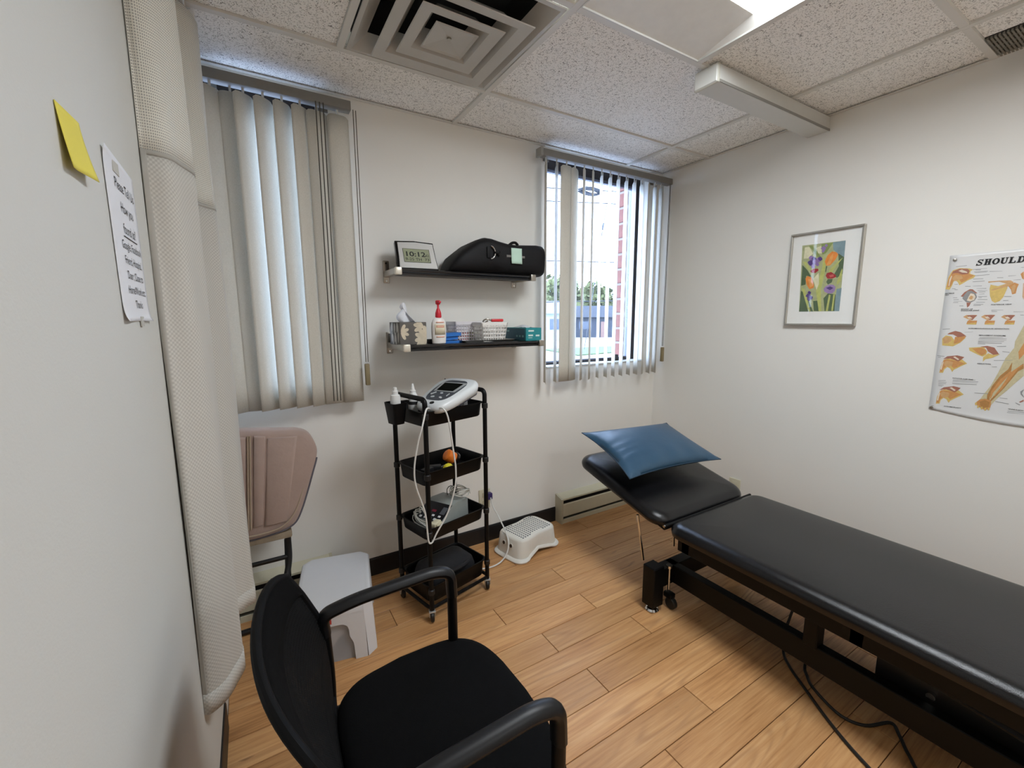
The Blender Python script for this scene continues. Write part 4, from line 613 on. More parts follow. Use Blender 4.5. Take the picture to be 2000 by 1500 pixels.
# slab lettering of the title
def slab(ch, w_, h):
    t = .34 * w_; s_ = .2 * h; th = .30 * w_
    r = lambda a, b_, c, d_: [(a, c), (b_, c), (b_, d_), (a, d_)]
    if ch == 'H': return [r(.12 * w_, .12 * w_ + th, 0, h), r(.58 * w_, .58 * w_ + th, 0, h), r(.2 * w_, .8 * w_, .42 * h, .58 * h)] + [r(a, a + .46 * w_, c, c + .12 * h) for a in (.02 * w_, .51 * w_) for c in (0, .88 * h)]
    if ch == 'L': return [r(.12 * w_, .12 * w_ + th, 0, h), r(.02 * w_, .9 * w_, 0, .14 * h), r(.76 * w_, .92 * w_, 0, .34 * h), r(.02 * w_, .54 * w_, .88 * h, h)]
    if ch == 'E': return [r(.12 * w_, .12 * w_ + th, 0, h), r(.02 * w_, .9 * w_, 0, .14 * h), r(.76 * w_, .92 * w_, 0, .32 * h), r(.02 * w_, .88 * w_, .86 * h, h), r(.74 * w_, .88 * w_, .7 * h, h), r(.2 * w_, .68 * w_, .43 * h, .57 * h)]
    if ch in 'OD':
        n = 20; out = []
        for i in range(n):
            a0, a1 = 2 * PI * i / n, 2 * PI * (i + 1) / n
            f = lambda a, rx, ry: (.5 * w_ + rx * math.cos(a), .5 * h + ry * math.sin(a))
            if ch == 'D' and math.cos((a0 + a1) / 2) < 0: continue
            out.append([f(a0, .2 * w_, .36 * h), f(a0, .5 * w_, .5 * h), f(a1, .5 * w_, .5 * h), f(a1, .2 * w_, .36 * h)])
        if ch == 'D': out += [r(.1 * w_, .1 * w_ + th, 0, h), r(0, .52 * w_, 0, .13 * h), r(0, .52 * w_, .87 * h, h)]
        return out
    if ch == 'U':
        n = 12; out = [r(.08 * w_, .08 * w_ + th, .35 * h, h), r(.72 * w_, .86 * w_, .35 * h, h), r(0, .48 * w_, .88 * h, h), r(.6 * w_, .98 * w_, .88 * h, h)]
        for i in range(n):
            a0, a1 = PI + PI * i / n, PI + PI * (i + 1) / n
            o_ = lambda a: (.47 * w_ + .39 * w_ * math.cos(a), .36 * h + .36 * h * math.sin(a)); q_ = lambda a: (.55 * w_ + .17 * w_ * math.cos(a), .36 * h + .22 * h * math.sin(a))
            out.append([q_(a0), o_(a0), o_(a1), q_(a1)])
        return out
    if ch == 'R': return [r(.1 * w_, .1 * w_ + th, 0, h), r(0, .5 * w_, 0, .12 * h), r(0, .6 * w_, .87 * h, h), r(.3 * w_, .6 * w_, .44 * h, .57 * h), r(.56 * w_, .86 * w_, .5 * h, .95 * h), [(.4 * w_, .48 * h), (.66 * w_, .5 * h), (1.0 * w_, 0), (.68 * w_, 0)]]
    P = [(.86, .80), (.6, .94), (.34, .92), (.2, .76), (.36, .6), (.64, .46), (.82, .28), (.66, .08), (.38, .05), (.12, .22)]
    out = [r(.76 * w_, .9 * w_, .66 * h, 1.0 * h), r(.06 * w_, .2 * w_, 0, .34 * h)]
    for (a, b_), (c, d_) in zip(P, P[1:]):
        dx, dy = (c - a) * w_, (d_ - b_) * h; L_ = math.hypot(dx, dy); tx = .12 * w_ if 3 <= P.index((a, b_)) <= 5 else .07 * w_; px, py = -dy / L_ * tx, dx / L_ * tx
        out.append([(a * w_ + px, b_ * h + py), (c * w_ + px, d_ * h + py), (c * w_ - px, d_ * h - py), (a * w_ - px, b_ * h - py)])
    return out
x = .081
mb = MB(); kk = 0
for ch in 'SHOULDER':
    for P in slab(ch, .0205, .0235):
        kk += 1
        vs = [mb.b.verts.new((W - .0042 - kk * .000004, -1.535 - (x + a + b_ * .12), 1.5405 + b_)) for a, b_ in P]; mb.b.faces.new(vs)
    x += .0222
mb.build('title_lettering', ink, pos, smooth=False, world=True)
for (y, z) in ((-1.553, 1.571), (-1.545, .942), (-2.028, 1.571), (-2.03, .942)):
    MB().lathe([(.001, .004), (.0055, .003), (.0065, .0), (.003, -.001)], n=14).xf(Matrix.Translation((W - .006, y, z)) @ Matrix.Rotation(-PI / 2, 4, 'Y')).build('push_pin', steel, pos, world=True)
# ------------------------------------------------------------------ baseboard heaters
def heater(x0, x1, label):
    t = thing('baseboard_heater', label, 'heater', ((x0 + x1) / 2, 0, 0), 0, 'cream electric baseboard heaters')
    ff = lambda u, v, q: (x0 + .012 + q, -u, v); L = x1 - x0 - .024
    MB().prism([(.001, .135), (.004, .135), (.004, .178), (.066, .166), (.066, .160), (.070, .160), (.070, .170), (.001, .186)], ff, L).build('top_cover', cream, t, world=True, smooth=False)
    MB().prism([(.060, .132), (.060, .058), (.066, .048), (.070, .048), (.070, .128), (.066, .136)], ff, L).build('front_panel', cream, t, world=True, smooth=False)
    MB().prism([(.001, .03), (.045, .03), (.045, .16), (.001, .17)], ff, L).build('heating_element', mat('element_dark', srgb(34, 28, 26), .8), t, world=True, smooth=False)
    MB().prism([(.001, .0), (.068, .0), (.068, .028), (.064, .03), (.06, .006), (.001, .006)], ff, L).build('base_channel', cream, t, world=True, smooth=False)
    for a in (x0, x1 - .014):
        MB().prism([(.001, 0), (.072, 0), (.072, .168), (.001, .188)], lambda u, v, q: (a + q, -u, v), .014).build('end_cap', mat('cream_cap', srgb(184, 178, 156), .45), t, world=True, smooth=False)
heater(.684, W - .03, 'cream baseboard heater under the right window')
heater(-1.125, -.705, 'cream baseboard heater below the left window behind the stool')
t = thing('wall_outlet', 'cream wall outlet on the right wall hidden behind the treatment table', 'outlet', (W, -.683, .275))
MB().box(W - .008, W - .001, -.720, -.646, .213, .333, .003, 2).build('face_plate', cream, t, world=True)
for z in (.250, .300): MB().box(W - .011, W - .007, -.698, -.668, z - .015, z + .015, .003, 2).build('socket', cream, t, world=True)
# outlet
ot = thing('wall_outlet', 'cream wall outlet with a dark purple plug behind the cart', 'outlet', (.155, 0, .275))
MB().box(.118, .192, -.007, -.001, .215, .335, .003, 2).build('face_plate', cream, ot, world=True)
for z in (.250, .300): MB().box(.140, .170, -.010, -.006, z - .015, z + .015, .003, 2).build('socket', mat('socket_cream', srgb(186, 178, 150), .5), ot, world=True)
pc_ = thing('power_cord', 'white power cord with purple plug running from wall outlet to the floor', 'cord', (.12, -.12, .0))
MB().box(.152, .190, -.045, -.011, .278, .318, .006, 2).build('plug', mat('purple_plug', srgb(52, 40, 96), .4), pc_, world=True)
MB().tube(crom([(.175, -.044, .293), (.180, -.06, .245), (.187, -.12, .197), (.188, -.20, .136), (.178, -.245, .09), (.150, -.262, .04), (.10, -.268, .010), (.03, -.27, .007), (-.05, -.24, .007)], 8), .0042, 8).build('cable', cable_w, pc_, world=True)
# ------------------------------------------------------------------ wall shelves
board_m = mat('black_shelf_board', srgb(24, 23, 24), .38, var=.15)
rod_m = mat('black_gloss_rod', srgb(30, 29, 30), .16, var=.1)
def shelf(z, d, label):
    t = thing('wall_shelf', label, 'shelf', (0, 0, z), 0, 'black wall shelves on nickel brackets')
    MB().box(-.352, .352, -d + .028, -.014, z - .016, z, .002, 1).build('board', board_m, t, world=True)
    MB().tube([(-.352, -d + .010, z - .006), (.352, -d + .010, z - .006)], .0075, 10).build('front_rod', rod_m, t, world=True)
    MB().tube([(-.352, -d + .014, z - .020), (.352, -d + .014, z - .020)], .006, 10).build('front_rod', rod_m, t, world=True)
    for s_ in (-1, 1):
        x = .367 * s_; br = MB()
        br.box(x - .014, x + .014, -d, -.003, z - .024, z + .004, .003, 2); br = br.build('bracket', steel, t, world=True)
        MB().box(x - .015, x + .015, -.0035, -.0005, z - .052, z + .056, .003, 2).build('wall_plate', steel, br, world=True)
        MB().box(x - .0155, x + .0155, -d - .006, -d + .012, z - .027, z + .006, .003, 2).build('end_cap', mat('pale_cap', srgb(226, 220, 206), .35, .5) if s_ < 0 else steel, br, world=True)
        for q in (-.04, .044): MB().cyl((x, -.005, z + q), .004, .003, 10, axis='y').build('screw', chrome, br, world=True)
S1, S2 = 1.566, 1.2195
shelf(S1, .205, 'upper black wall shelf holding a digital clock and black bag')
shelf(S2, .285, 'lower black wall shelf holding tissues lotion and baskets')
# clock
ck = thing('digital_clock', 'silver digital clock leaning back on the upper shelf', 'clock', (-.262, -.165, S1), math.radians(-4))
lean = math.radians(27)
CM = Matrix.Translation((0, -.015, .004)) @ Matrix.Rotation(-lean, 4, 'X') @ FB      # local x right, y up the face, z toward viewer
def cbox(x0, x1, y0, y1, z0, z1, bev, name, m, par=ck): return MB().box(x0, x1, y0, y1, z0, z1, bev, 2, CM).build(name, m, par)
def clk(hw, top, z): return [(-hw, .0), (hw, .0), (hw - .004, .06), (hw - .006, top - .006), (0, top), (-hw + .006, top - .006), (-hw + .004, .06)]
blk_gl = mat('black_gloss', srgb(12, 12, 13), .2)
MB().prism(clk(.098, .154, 0), lambda u, v, q: CM @ Vector((u, v, q)), -.022).build('case', blk_gl, ck)
MB().prism(clk(.090, .142, 0), lambda u, v, q: CM @ Vector((u + .004, v + .004, q)), .003).build('face', mat('silver_face', srgb(226, 226, 224), .3, .35, var=.03), ck)
MB().prism([(-.1, 0), (.1, 0), (.08, .05), (-.08, .05)], lambda u, v, q: (u * .9, .055 + q - v * .9, .0005 + v * .9), .006).build('stand', blk_gl, ck)
cbox(-.062, .066, .034, .108, .003, .0036, .0, 'bezel', ink)
lcd = cbox(-.060, .064, .036, .106, .0036, .0042, 0, 'screen', mat('lcd_green', srgb(152, 157, 130), .35))
DM = ck.matrix_basis
text('10:12', .036, ink, CM @ Matrix.Translation((-.056, .066, .0046)), lcd, width=.092, bold=.0006, world=False)
text('42', .020, ink, CM @ Matrix.Translation((.042, .066, .0046)), lcd, width=.018, world=False)
text('9-25 TH  73', .021, ink, CM @ Matrix.Translation((-.055, .043, .0046)), lcd, width=.112, world=False)
# black bag
bag = thing('black_bag', 'black soft zip bag with a mint note on the upper shelf', 'bag', (.17, -.125, S1 + .001))
bagm = mat('black_nylon', srgb(7, 6, 9), .65, spec=.3, var=.3, vscale=25, bump=.5, bscale=40)
st = [(-.283, .010, .06), (-.268, .045, .080), (-.245, .080, .092), (-.215, .106, .097), (-.17, .138, .10), (-.125, .164, .10), (-.085, .178, .10), (-.045, .176, .10), (.0, .166, .10), (.05, .157, .098), (.11, .158, .098), (.17, .162, .096), (.23, .164, .096), (.262, .163, .095), (.270, .152, .086)]
def sec(x, h, d):
    out = []
    for i in range(24):
        a = 2 * PI * i / 24 + PI / 24; ex = .55; c, s_ = math.cos(a), math.sin(a)
        y = d * math.copysign(abs(c) ** ex, c); z = h * .5 + h * .5 * math.copysign(abs(s_) ** ex, s_)
        wr = .006 * noise.noise(Vector((x * 16, y * 20, z * 20)))
        out.append((x, y + (wr if z > .01 else 0), max(z + (wr if z > .02 else 0), .0005)))
    return out
bd = MB().skin([sec(*q) for q in st]).build('body', bagm, bag, angle=60)
MB().tube([(x, -.5 * 0 - .03 + .01 * math.sin(x * 9), zz) for x, zz in ((-.17, .131), (-.125, .157), (-.085, .173), (-.045, .172), (.0, .163), (.08, .154), (.16, .158), (.24, .160))], .0028, 6).build('zip', mat('zip_black', srgb(28, 28, 30), .4), bag)
MB().tube(crom([(.065, -.05, .152), (.08, -.055, .163), (.10, -.055, .166), (.118, -.05, .156)], 5), .007, 8).build('handle', bagm, bag)
MB().tube([(-.075 + .025 * math.sin(a), -.1065, .098 + .030 * math.cos(a)) for a in [PI * k / 14 for k in range(15)]], .0035, 8).build('ring', chrome, bag)
MB().box(-.094, -.074, -.106, -.098, .070, .128, .004, 2).build('ring_tab', bagm, bag)
MB().tube([(-.055, -.107, .099), (-.035, -.108, .097), (-.022, -.108, .103)], [.006, .008, .005], 8).tube([(-.035, -.108, .097), (-.025, -.107, .085)], .005, 6).build('snap_hook', blk_me, bag)
MB().box(.02, .13, -.1015, -.097, .083, .094).build('strap_patch', mat('grey_webbing', srgb(120, 116, 112), .8), bag, smooth=False)
MB().grid(6, 6, lambda u, v: (.046 + .064 * u, -.1032 - .004 * (1 - v) ** 2, .052 + .078 * v)).build('sticky_tag', mat('mint_paper', srgb(186, 214, 198), .7), bag, solid=.0005)
# tissue box
tb = thing('tissue_box', 'patterned grey floral tissue box on the lower shelf', 'tissue box', (-.318, -.155, S2), math.radians(4))
tbm = mat('tissue_card', srgb(98, 94, 90), .7, var=.35, vscale=18)
MB().box(-.066, .066, -.066, .066, .0005, .105, .002, 1).build('carton', tbm, tb, smooth=False)
pet = mat('petal_print', srgb(206, 194, 172), .7, var=.3, vscale=30); pet2 = mat('petal_print_light', srgb(188, 184, 176), .7, var=.3, vscale=30)
def petal(cx, cy, a, L, w_, k): 
    P = []
    for j in range(14):
        t = 2 * PI * j / 14; u = L * .5 * (1 + math.cos(t)); v = w_ * math.sin(t) * (.55 + .45 * math.cos(t * .5) ** 2)
        P.append((cx + u * math.cos(a) - v * math.sin(a), cy + u * math.sin(a) + v * math.cos(a), .0003 + k * .00003))
    return P
def clipP(P, x0, x1, y0, y1): return [(min(max(a, x0), x1), min(max(b_, y0), y1), c) for a, b_, c in P]
fr_ = [clipP(petal(.064, .030, math.radians(a), .06, .014, k), -.065, .0655, .001, .104) for k, a in enumerate((100, 130, 160, 190, 215, 245))] + [clipP(petal(.05, .085, math.radians(a), .05, .012, 9 + k), -.065, .0655, .001, .104) for k, a in enumerate((170, 205, 140))] + [clipP(petal(-.06, .06, math.radians(a), .04, .010, 14 + k), -.065, .0655, .001, .104) for k, a in enumerate((60, 20, -20, -60))]
flat_polys(fr_, Matrix.Translation((0, -.0663, 0)) @ FB, 'petal_print', pet, tb, world=False)
ls_ = [clipP(petal(x, y, math.radians(a), .05, .011, k), -.065, .065, .001, .104) for k, (x, y, a) in enumerate(((-.04, .01, 80), (-.02, .0, 95), (0, .01, 75), (.02, .0, 100), (.045, .01, 85), (-.05, .05, 70), (-.025, .055, 95), (.0, .05, 85), (.03, .055, 80), (.05, .05, 100)))]
flat_polys(ls_, Matrix(((0, 0, -1, -.0663), (-1, 0, 0, 0), (0, 1, 0, 0), (0, 0, 0, 1))), 'petal_print', pet2, tb, world=False)
tis = MB()
def tf(u, v):
    z = .104 + .080 * v; a = (u - .5) * 2; wd = .022 * (1 - v) ** .7 + .010 + .006 * math.sin(v * 6)
    return (a * wd - .022 * v + .012 * math.sin(v * 5 + a * 3), .012 * math.sin(a * 5 + v * 3) * (1 - v * .4), z + .012 * math.sin(a * 4) * v)
tis.grid(14, 12, tf).build('tissue', mat('tissue_white', srgb(232, 234, 240), .8), tb, solid=.0008)
# lotion bottle
lo = thing('lotion_bottle', 'white lotion bottle with a red pump on the lower shelf', 'bottle', (-.186, -.215, S2))
MB().lathe([(.028, .0005), (.034, .004), (.036, .03), (.037, .075), (.035, .1), (.028, .117), (.016, .125), (.013, .128)], n=28, sy=.62).build('body', mat('lotion_white', srgb(234, 230, 226), .35), lo)
MB().lathe([(.014, .125), (.015, .130), (.014, .148), (.008, .165), (.005, .17), (.005, .186), (.010, .188), (.012, .192), (.012, .204), (.008, .207)], n=20).box(-.006, .006, -.028, 0, .193, .203, .003, 2).build('pump', mat('red_pump', srgb(206, 30, 48), .4), lo)
lbl = mat('label_peach', srgb(232, 172, 150), .6); lbl2 = mat('label_cream', srgb(222, 212, 186), .6)
MB().grid(8, 1, lambda u, v: (.0377 * math.sin((u - .5) * 1.5), -.0377 * .62 * math.cos((u - .5) * 1.5), .045 + .05 * v)).build('label', lbl2, lo, solid=.0003)
for z in (.105, .088, .082, .036): MB().grid(6, 1, lambda u, v: (.038 * math.sin((u - .5) * 1.1), -.0382 * .62 * math.cos((u - .5) * 1.1), z - .004 + .005 * v)).build('label_stripe', lbl, lo, solid=.0003)
# blue strap / folded blue item
bl = thing('blue_strap', 'folded bright blue strap lying behind the lotion bottle', 'strap', (-.135, -.17, S2))
bm_ = mat('blue_fabric', srgb(32, 112, 196), .6)
for k, (x0, x1, z0, z1, dy) in enumerate(((-.075, .088, .0005, .012, 0), (-.06, .07, .014, .030, .01), (-.01, .082, .034, .050, .0))):
    P = [(x0, -.03 + dy), (x1 - .012, -.035 + dy), (x1, .0 + dy), (x1 - .014, .03 + dy), (x0 + .01, .03 + dy)]
    MB().skin([[(a, b_, z0 + .006 * math.sin(a * 40) * (k > 0)) for a, b_ in P], [(a, b_, z1 + .006 * math.sin(a * 40) * (k > 0)) for a, b_ in P]]).build('fold', bm_, bl, smooth=False)
MB().box(-.09, -.03, -.028, .03, .0005, .022, .006, 2).build('buckle', blk_me, bl)
# metal tray
tra = thing('metal_tray', 'shallow stainless tray under the baskets on the lower shelf', 'tray', (.083, -.15, S2))
trm = mat('stainless', srgb(150, 148, 144), .28, .9)
mb = MB(); L = [(.145, .085, .0008), (.150, .09, .012), (.156, .096, .0125), (.154, .094, .0105), (.148, .088, .0108), (.143, .083, .0030)]
mb.skin([[(x, y, z) for x, y in rrect(a, b_, .02, 4)] for a, b_, z in L]).build('pan', trm, tra)
# baskets
def basket(name, label, loc, rz, a, b_, h, a2, b2, m, cols, rws, extra=None):
    t = thing(name, label, 'basket', loc, rz, 'plastic baskets on the tray')
    mb = MB(); n = cols
    def cor(f): return [(-a * (1 - f) - a2 * f, -b_ * (1 - f) - b2 * f), (a * (1 - f) + a2 * f, -b_ * (1 - f) - b2 * f), (a * (1 - f) + a2 * f, b_ * (1 - f) + b2 * f), (-a * (1 - f) - a2 * f, b_ * (1 - f) + b2 * f)]
    for s_ in range(4):
        nn = cols if s_ % 2 == 0 else max(4, int(cols * b_ / a))
        for k in range(nn + 1):
            q = k / nn; p0 = [x * (1 - q) + y * q for x, y in zip(cor(0)[s_], cor(0)[(s_ + 1) % 4])]; p1 = [x * (1 - q) + y * q for x, y in zip(cor(1)[s_], cor(1)[(s_ + 1) % 4])]
            mb.tube([(*p0, .002), (*p1, h)], .0033 if 0 < k < nn else .0036, 4)
    for k in range(rws + 1):
        f = k / rws; c = cor(f); z = .002 + (h - .002) * f
        mb.tube([(*c[i], z) for i in range(4)], (.0036 if k not in (0, rws) else .0036), 4, closed=True, up=(0, 0, 1))
    lat = mb.build('lattice', m, t, smooth=False)
    MB().box(-a, a, -b_, b_, .0006, .003).build('base', m, t, smooth=False)
    rim = rrect(a2 + .003, b2 + .003, .012, 4); rin = rrect(a2 - .002, b2 - .002, .010, 4)
    MB().skin([[(x, y, h - .010) for x, y in rin], [(x, y, h - .012) for x, y in rim], [(x, y, h + .003) for x, y in rim], [(x, y, h + .003) for x, y in rin], [(x, y, h - .010) for x, y in rin]], False, False).build('rim', m, t)
    return t
bw = mat('basket_white', srgb(228, 226, 222), .45); bg_ = mat('basket_grey', srgb(222, 218, 222), .5)
b1 = basket('white_basket', 'white perforated basket holding a red handled tool on the tray', (.105, -.192, S2 + .0035), math.radians(3), .062, .042, .094, .076, .050, bw, 9, 5)
b2_ = basket('grey_basket', 'pale grey basket with pink contents at back of the lower shelf', (.035, -.078, S2 + .0035), math.radians(2), .085, .045, .098, .100, .055, bg_, 13, 6)
for k, (x, y, c) in enumerate(((-.04, -.01, (214, 150, 150)), (.02, .0, (190, 196, 160)), (.05, .01, (220, 196, 190)))):
    tag(MB().box(-.022, .022, -.028, .028, 0, .05, .008, 2).xf(Matrix.Translation((.035 + x, -.085 + y, S2 + .007)) @ Matrix.Rotation(.3 * k, 4, 'Z')).build('small_packet', mat('packet_%d' % k, srgb(*c), .6)), ['pink soft packet inside the grey basket', 'green soft packet in the middle of the grey basket', 'pale packet at right inside the grey basket'][k], 'packet')
rt = thing('red_handled_tool', 'red handled tool resting across the rim of the white basket', 'tool', (.105, -.229, S2 + .103))
MB().box(-.012, .058, -.008, .008, .0, .015, .005, 2).build('handle', mat('red_handle', srgb(206, 44, 52), .4), rt)
MB().tube(crom([(-.012, 0, .008), (-.035, .002, .014), (-.05, .012, .006), (-.04, .024, -.006), (-.02, .02, .006)], 5), .0035, 8).build('wire_head', steel, rt)
# teal glove box
te = thing('glove_box', 'teal cardboard glove box at right end of the lower shelf', 'box', (.337, -.145, S2))
tdk = mat('teal_card', srgb(30, 134, 140), .5)
MB().box(-.05, .05, -.112, .105, .0005, .070, .002, 1).build('carton', tdk, te, smooth=False)
for (x0, x1, z0, z1) in ((-.035, .0, .050, .058), (-.035, -.006, .026, .034), (.012, .036, .024, .033), (-.035, -.01, .016, .019)): MB().box(x0, x1, -.1128, -.1121, z0, z1).build('printed_band', mat('pale_print', srgb(206, 226, 222), .6), te, smooth=False)
MB().box(-.0508, -.0502, -.10, .10, .004, .066).build('side_print', mat('teal_dark', srgb(18, 84, 104), .5), te, smooth=False)
for (y0, y1, z0, z1) in ((.06, .09, .046, .056), (-.09, -.075, .02, .03), (-.06, -.045, .02, .03), (-.03, -.015, .02, .03)): MB().box(-.0513, -.0509, y0, y1, z0, z1).build('printed_band', mat('teal_light', srgb(120, 170, 176), .6), te, smooth=False)
MB().grid(8, 6, lambda u, v: (-.03 + .06 * u, -.05 + .09 * v, .0705 + .012 * math.sin(u * PI) * math.sin(v * PI) + .003 * math.sin(u * 9 + v * 7))).build('glove', mat('pale_glove', srgb(206, 210, 214), .5), te, solid=.001)
# ------------------------------------------------------------------ utility cart
ca = thing('utility_cart', 'black four tier rolling utility cart against the back wall', 'cart', (-.2395, -.3405, 0), math.radians(14.5))
TX, TY = .166, .122
for sx_ in (-1, 1):
    for sy_ in (-1, 1):
        MB().tube([(sx_ * TX, sy_ * TY, .056), (sx_ * TX, sy_ * TY, .965)], .0105, 12).build('post', blk_me, ca)
        cs = MB().lathe([(.008, .050), (.008, .066), (.010, .067)], (sx_ * TX, sy_ * TY, 0), 12).build('caster_stem', chrome, ca)
        a = random.uniform(-.3, .3); M = Matrix.Translation((sx_ * TX, sy_ * TY, 0)) @ Matrix.Rotation(a + 1.2, 4, 'Z')
        MB().cyl((0, -.0075, .0245), .0245, .015, 20, axis='y', bev=.003).xf(M).build('caster_wheel', mat('caster_black', srgb(18, 18, 18), .5), ca)
        mb = MB()
        for q in (-.012, .012): mb.prism([(-.014, .050), (.014, .050), (.011, .026), (.004, .018), (-.006, .022)], lambda u, v, t: (u, q - .001 + t, v), .002)
        mb.box(-.014, .014, -.014, .014, .049, .053); mb.xf(M).build('caster_fork', mat('zinc_fork', srgb(210, 210, 208), .3, .55), ca, smooth=False)
    MB().tube(bend([(sx_ * TX, -TY, .955), (sx_ * TX, -TY, 1.008), (sx_ * TX, TY, 1.008), (sx_ * TX, TY, .955)], .045, 8), .0108, 12).build('handle', blk_me, ca)
fp = [(x, y, .066) for x, y in rrect(TX + .008, TY + .004, .03, 5)]
MB().tube(fp, .008, 8, closed=True, up=(0, 0, 1)).build('base_frame', blk_me, ca)
def ctray(zr, zb):
    a, b_ = .172, .118; L = []
    for (da, z) in ((-.018, zb + .003), (-.012, zb), (-.009, zb + .004), (-.004, zr - .006), (.002, zr - .004), (.003, zr), (-.003, zr + .001), (-.007, zr - .005), (-.012, zb + .007), (-.016, zb + .005)):
        L.append([(x, y, z) for x, y in rrect(a + da, b_ + da, .035, 6)])
    mb = MB(); R = [mb.ring(p) for p in L[1:]]
    for p, q in zip(R, R[1:]):
        for i in range(len(p)): j = (i + 1) % len(p); mb.b.faces.new((p[i], p[j], q[j], q[i]))
    mb.b.faces.new(R[0][::-1]); mb.b.faces.new(R[-1])
    tr_ = mb.build('shelf_tray', blk_me, ca)
    for sx_ in (-1, 1):
        for sy_ in (-1, 1): MB().cyl((sx_ * TX, sy_ * TY, zr - .03), .0145, .026, 14, bev=.003).build('post_clip', mat('clip_black', srgb(20, 20, 21), .5), tr_)
    return tr_
for zr, zb in ((.952, .887), (.689, .622), (.430, .372), (.160, .076)): ctray(zr, zb)
CMX = ca.matrix_basis.copy()
def cw(x, y, z): return tuple(Matrix.Translation((-.2395, -.3405, 0)) @ Matrix.Rotation(math.radians(14.5), 4, 'Z') @ Vector((x, y, z)))
# hanging cup + bottles
cup = thing('hanging_cup', 'small black cup hung on the left end of the cart', 'cup', cw(-.218, .02, .895), math.radians(14.5))
mb = MB(); mb.skin([[(x, y, z) for x, y in rrect(a, b_, .012, 4)] for a, b_, z in ((.024, .034, .0), (.034, .044, .092), (.032, .042, .092), (.022, .032, .004))], True, True); mb.build('shell', blk_me, cup)
MB().box(.028, .062, -.012, .012, .080, .094, .002, 1).build('hook', blk_me, cup)
wbt = mat('bottle_white', srgb(224, 224, 222), .35)
bt = thing('gel_bottle', 'plain white squeeze bottle standing in the hanging cup', 'bottle', cw(-.218, .02, .900), 0)
MB().lathe([(.018, 0), (.0215, .004), (.022, .105), (.019, .118), (.012, .122)], n=22).build('body', wbt, bt)
MB().lathe([(.0125, .121), (.0125, .136), (.008, .138), (.0075, .150), (.004, .152)], n=18).build('cap', white_pl, bt)
bt = thing('gel_bottle', 'white squeeze bottle with pointed tip in top tray of the cart', 'bottle', cw(-.115, .045, .895), 0)
MB().lathe([(.018, 0), (.0215, .004), (.022, .088), (.0195, .108), (.013, .120)], n=22).build('body', wbt, bt)
MB().lathe([(.0222, .066), (.0222, .080), (.0218, .081)], n=22).build('label_band', ink, bt)
MB().lathe([(.0135, .119), (.0135, .128), (.010, .131), (.004, .158), (.002, .159)], n=18).build('nozzle', white_pl, bt)
# therapy console
dv = thing('therapy_console', 'pale grey electrotherapy console with black screen on the cart top', 'medical device', (-.343, -.455, .922), math.radians(32 - 90))
body_m = mat('console_grey', srgb(214, 218, 220), .32, var=.02); panel_m = mat('console_panel', srgb(74, 78, 84), .45)
tilt = math.radians(14)
DMt = Matrix.Translation((0, .0, .022)) @ Matrix.Rotation(tilt, 4, 'X')
def dout(k, inset=0):
    # outline of the console top: rounded nose at y=0, wide at y=.30
    P = []
    for j in range(40):
        t = j / 40 * 2 * PI; x = math.sin(t); y = -math.cos(t)
        yy = .15 + .150 * math.copysign(abs(y) ** .5, y); wdt = .082 + .030 * min(1, max(0, yy / .24)); xx = wdt * math.copysign(abs(x) ** .48, x)
        P.append((xx * (1 - inset / .1), .15 + (yy - .15) * (1 - inset / .15)))
    return P
def dz(y): return .030 + .014 * (y / .3)
mb = MB()
for_l = [(.018, -.012), (.006, -.006), (.0, .006), (.0, .016), (.004, .026), (.014, .033)]
mb.skin([[(x, y, z + .012 * (y / .3) * (z > 0)) for x, y in dout(0, i)] for i, z in for_l]); mb.xf(DMt).build('housing', body_m, dv, angle=50)
def dpoly(P, z, th, name, m, par=dv): return MB().skin([[(x, y, z + .012 * (y / .3)) for x, y in P], [(x, y, z + th + .012 * (y / .3)) for x, y in P]]).xf(DMt).build(name, m, par, smooth=False)
pan = []
for j in range(28):
    t = j / 28 * 2 * PI; x, y = math.sin(t), -math.cos(t); yy = .155 + .105 * math.copysign(abs(y) ** .7, y); pan.append(((.058 + .018 * (yy / .26)) * math.copysign(abs(x) ** .5, x), yy))
dpoly(pan, .0325, .002, 'control_panel', panel_m)
dpoly([(-.056, .135), (.056, .135), (.066, .232), (-.066, .232)], .0346, .0016, 'screen_bezel', mat('bezel_silver', srgb(190, 192, 194), .3, .3))
dpoly([(-.044, .142), (.044, .142), (.052, .222), (-.052, .222)], .0363, .0008, 'screen', mat('screen_black', srgb(14, 16, 14), .12))
def pill(cx_, cy_, a, L, w_): return [(cx_ + math.cos(t) * w_ + (L if math.cos(t) > 0 else -L) * math.cos(a) , cy_ + math.sin(t) * w_ + (L if math.cos(t) > 0 else -L) * math.sin(a)) for t in [2 * PI * k / 14 for k in range(14)]]
btn = mat('button_grey', srgb(200, 204, 206), .4)
for cx_, cy_, a, L in ((-.040, .112, 1.2, .009), (.042, .106, -1.2 + PI, .009), (0, .118, 0, .001), (-.022, .078, .6, .003), (.022, .076, -.6, .003)): dpoly(pill(cx_, cy_, a, L, .006), .0346, .0025, 'button', btn)
for cx_ in (-.036, .012): dpoly(pill(cx_, .026, 0, 0, .010), .030, .006, 'jack', ink)
dpoly(pill(-.085, .27, 0, 0, .003), .030, .004, 'screw', ink)
MB().box(-.085, .085, .12, .29, -.012, .012, .01, 2).xf(Matrix.Translation((0, -.01, .02)) @ Matrix.Rotation(.18, 4, 'X')).build('underside', mat('console_dark', srgb(84, 90, 112), .45), dv)
for x_ in (.03, -.07): MB().prism([(.20, -.026), (.24, -.026), (.235, .07), (.215, .07)], lambda u, v, q: (x_ + q, u, v), .02).build('foot', body_m, dv, smooth=False)
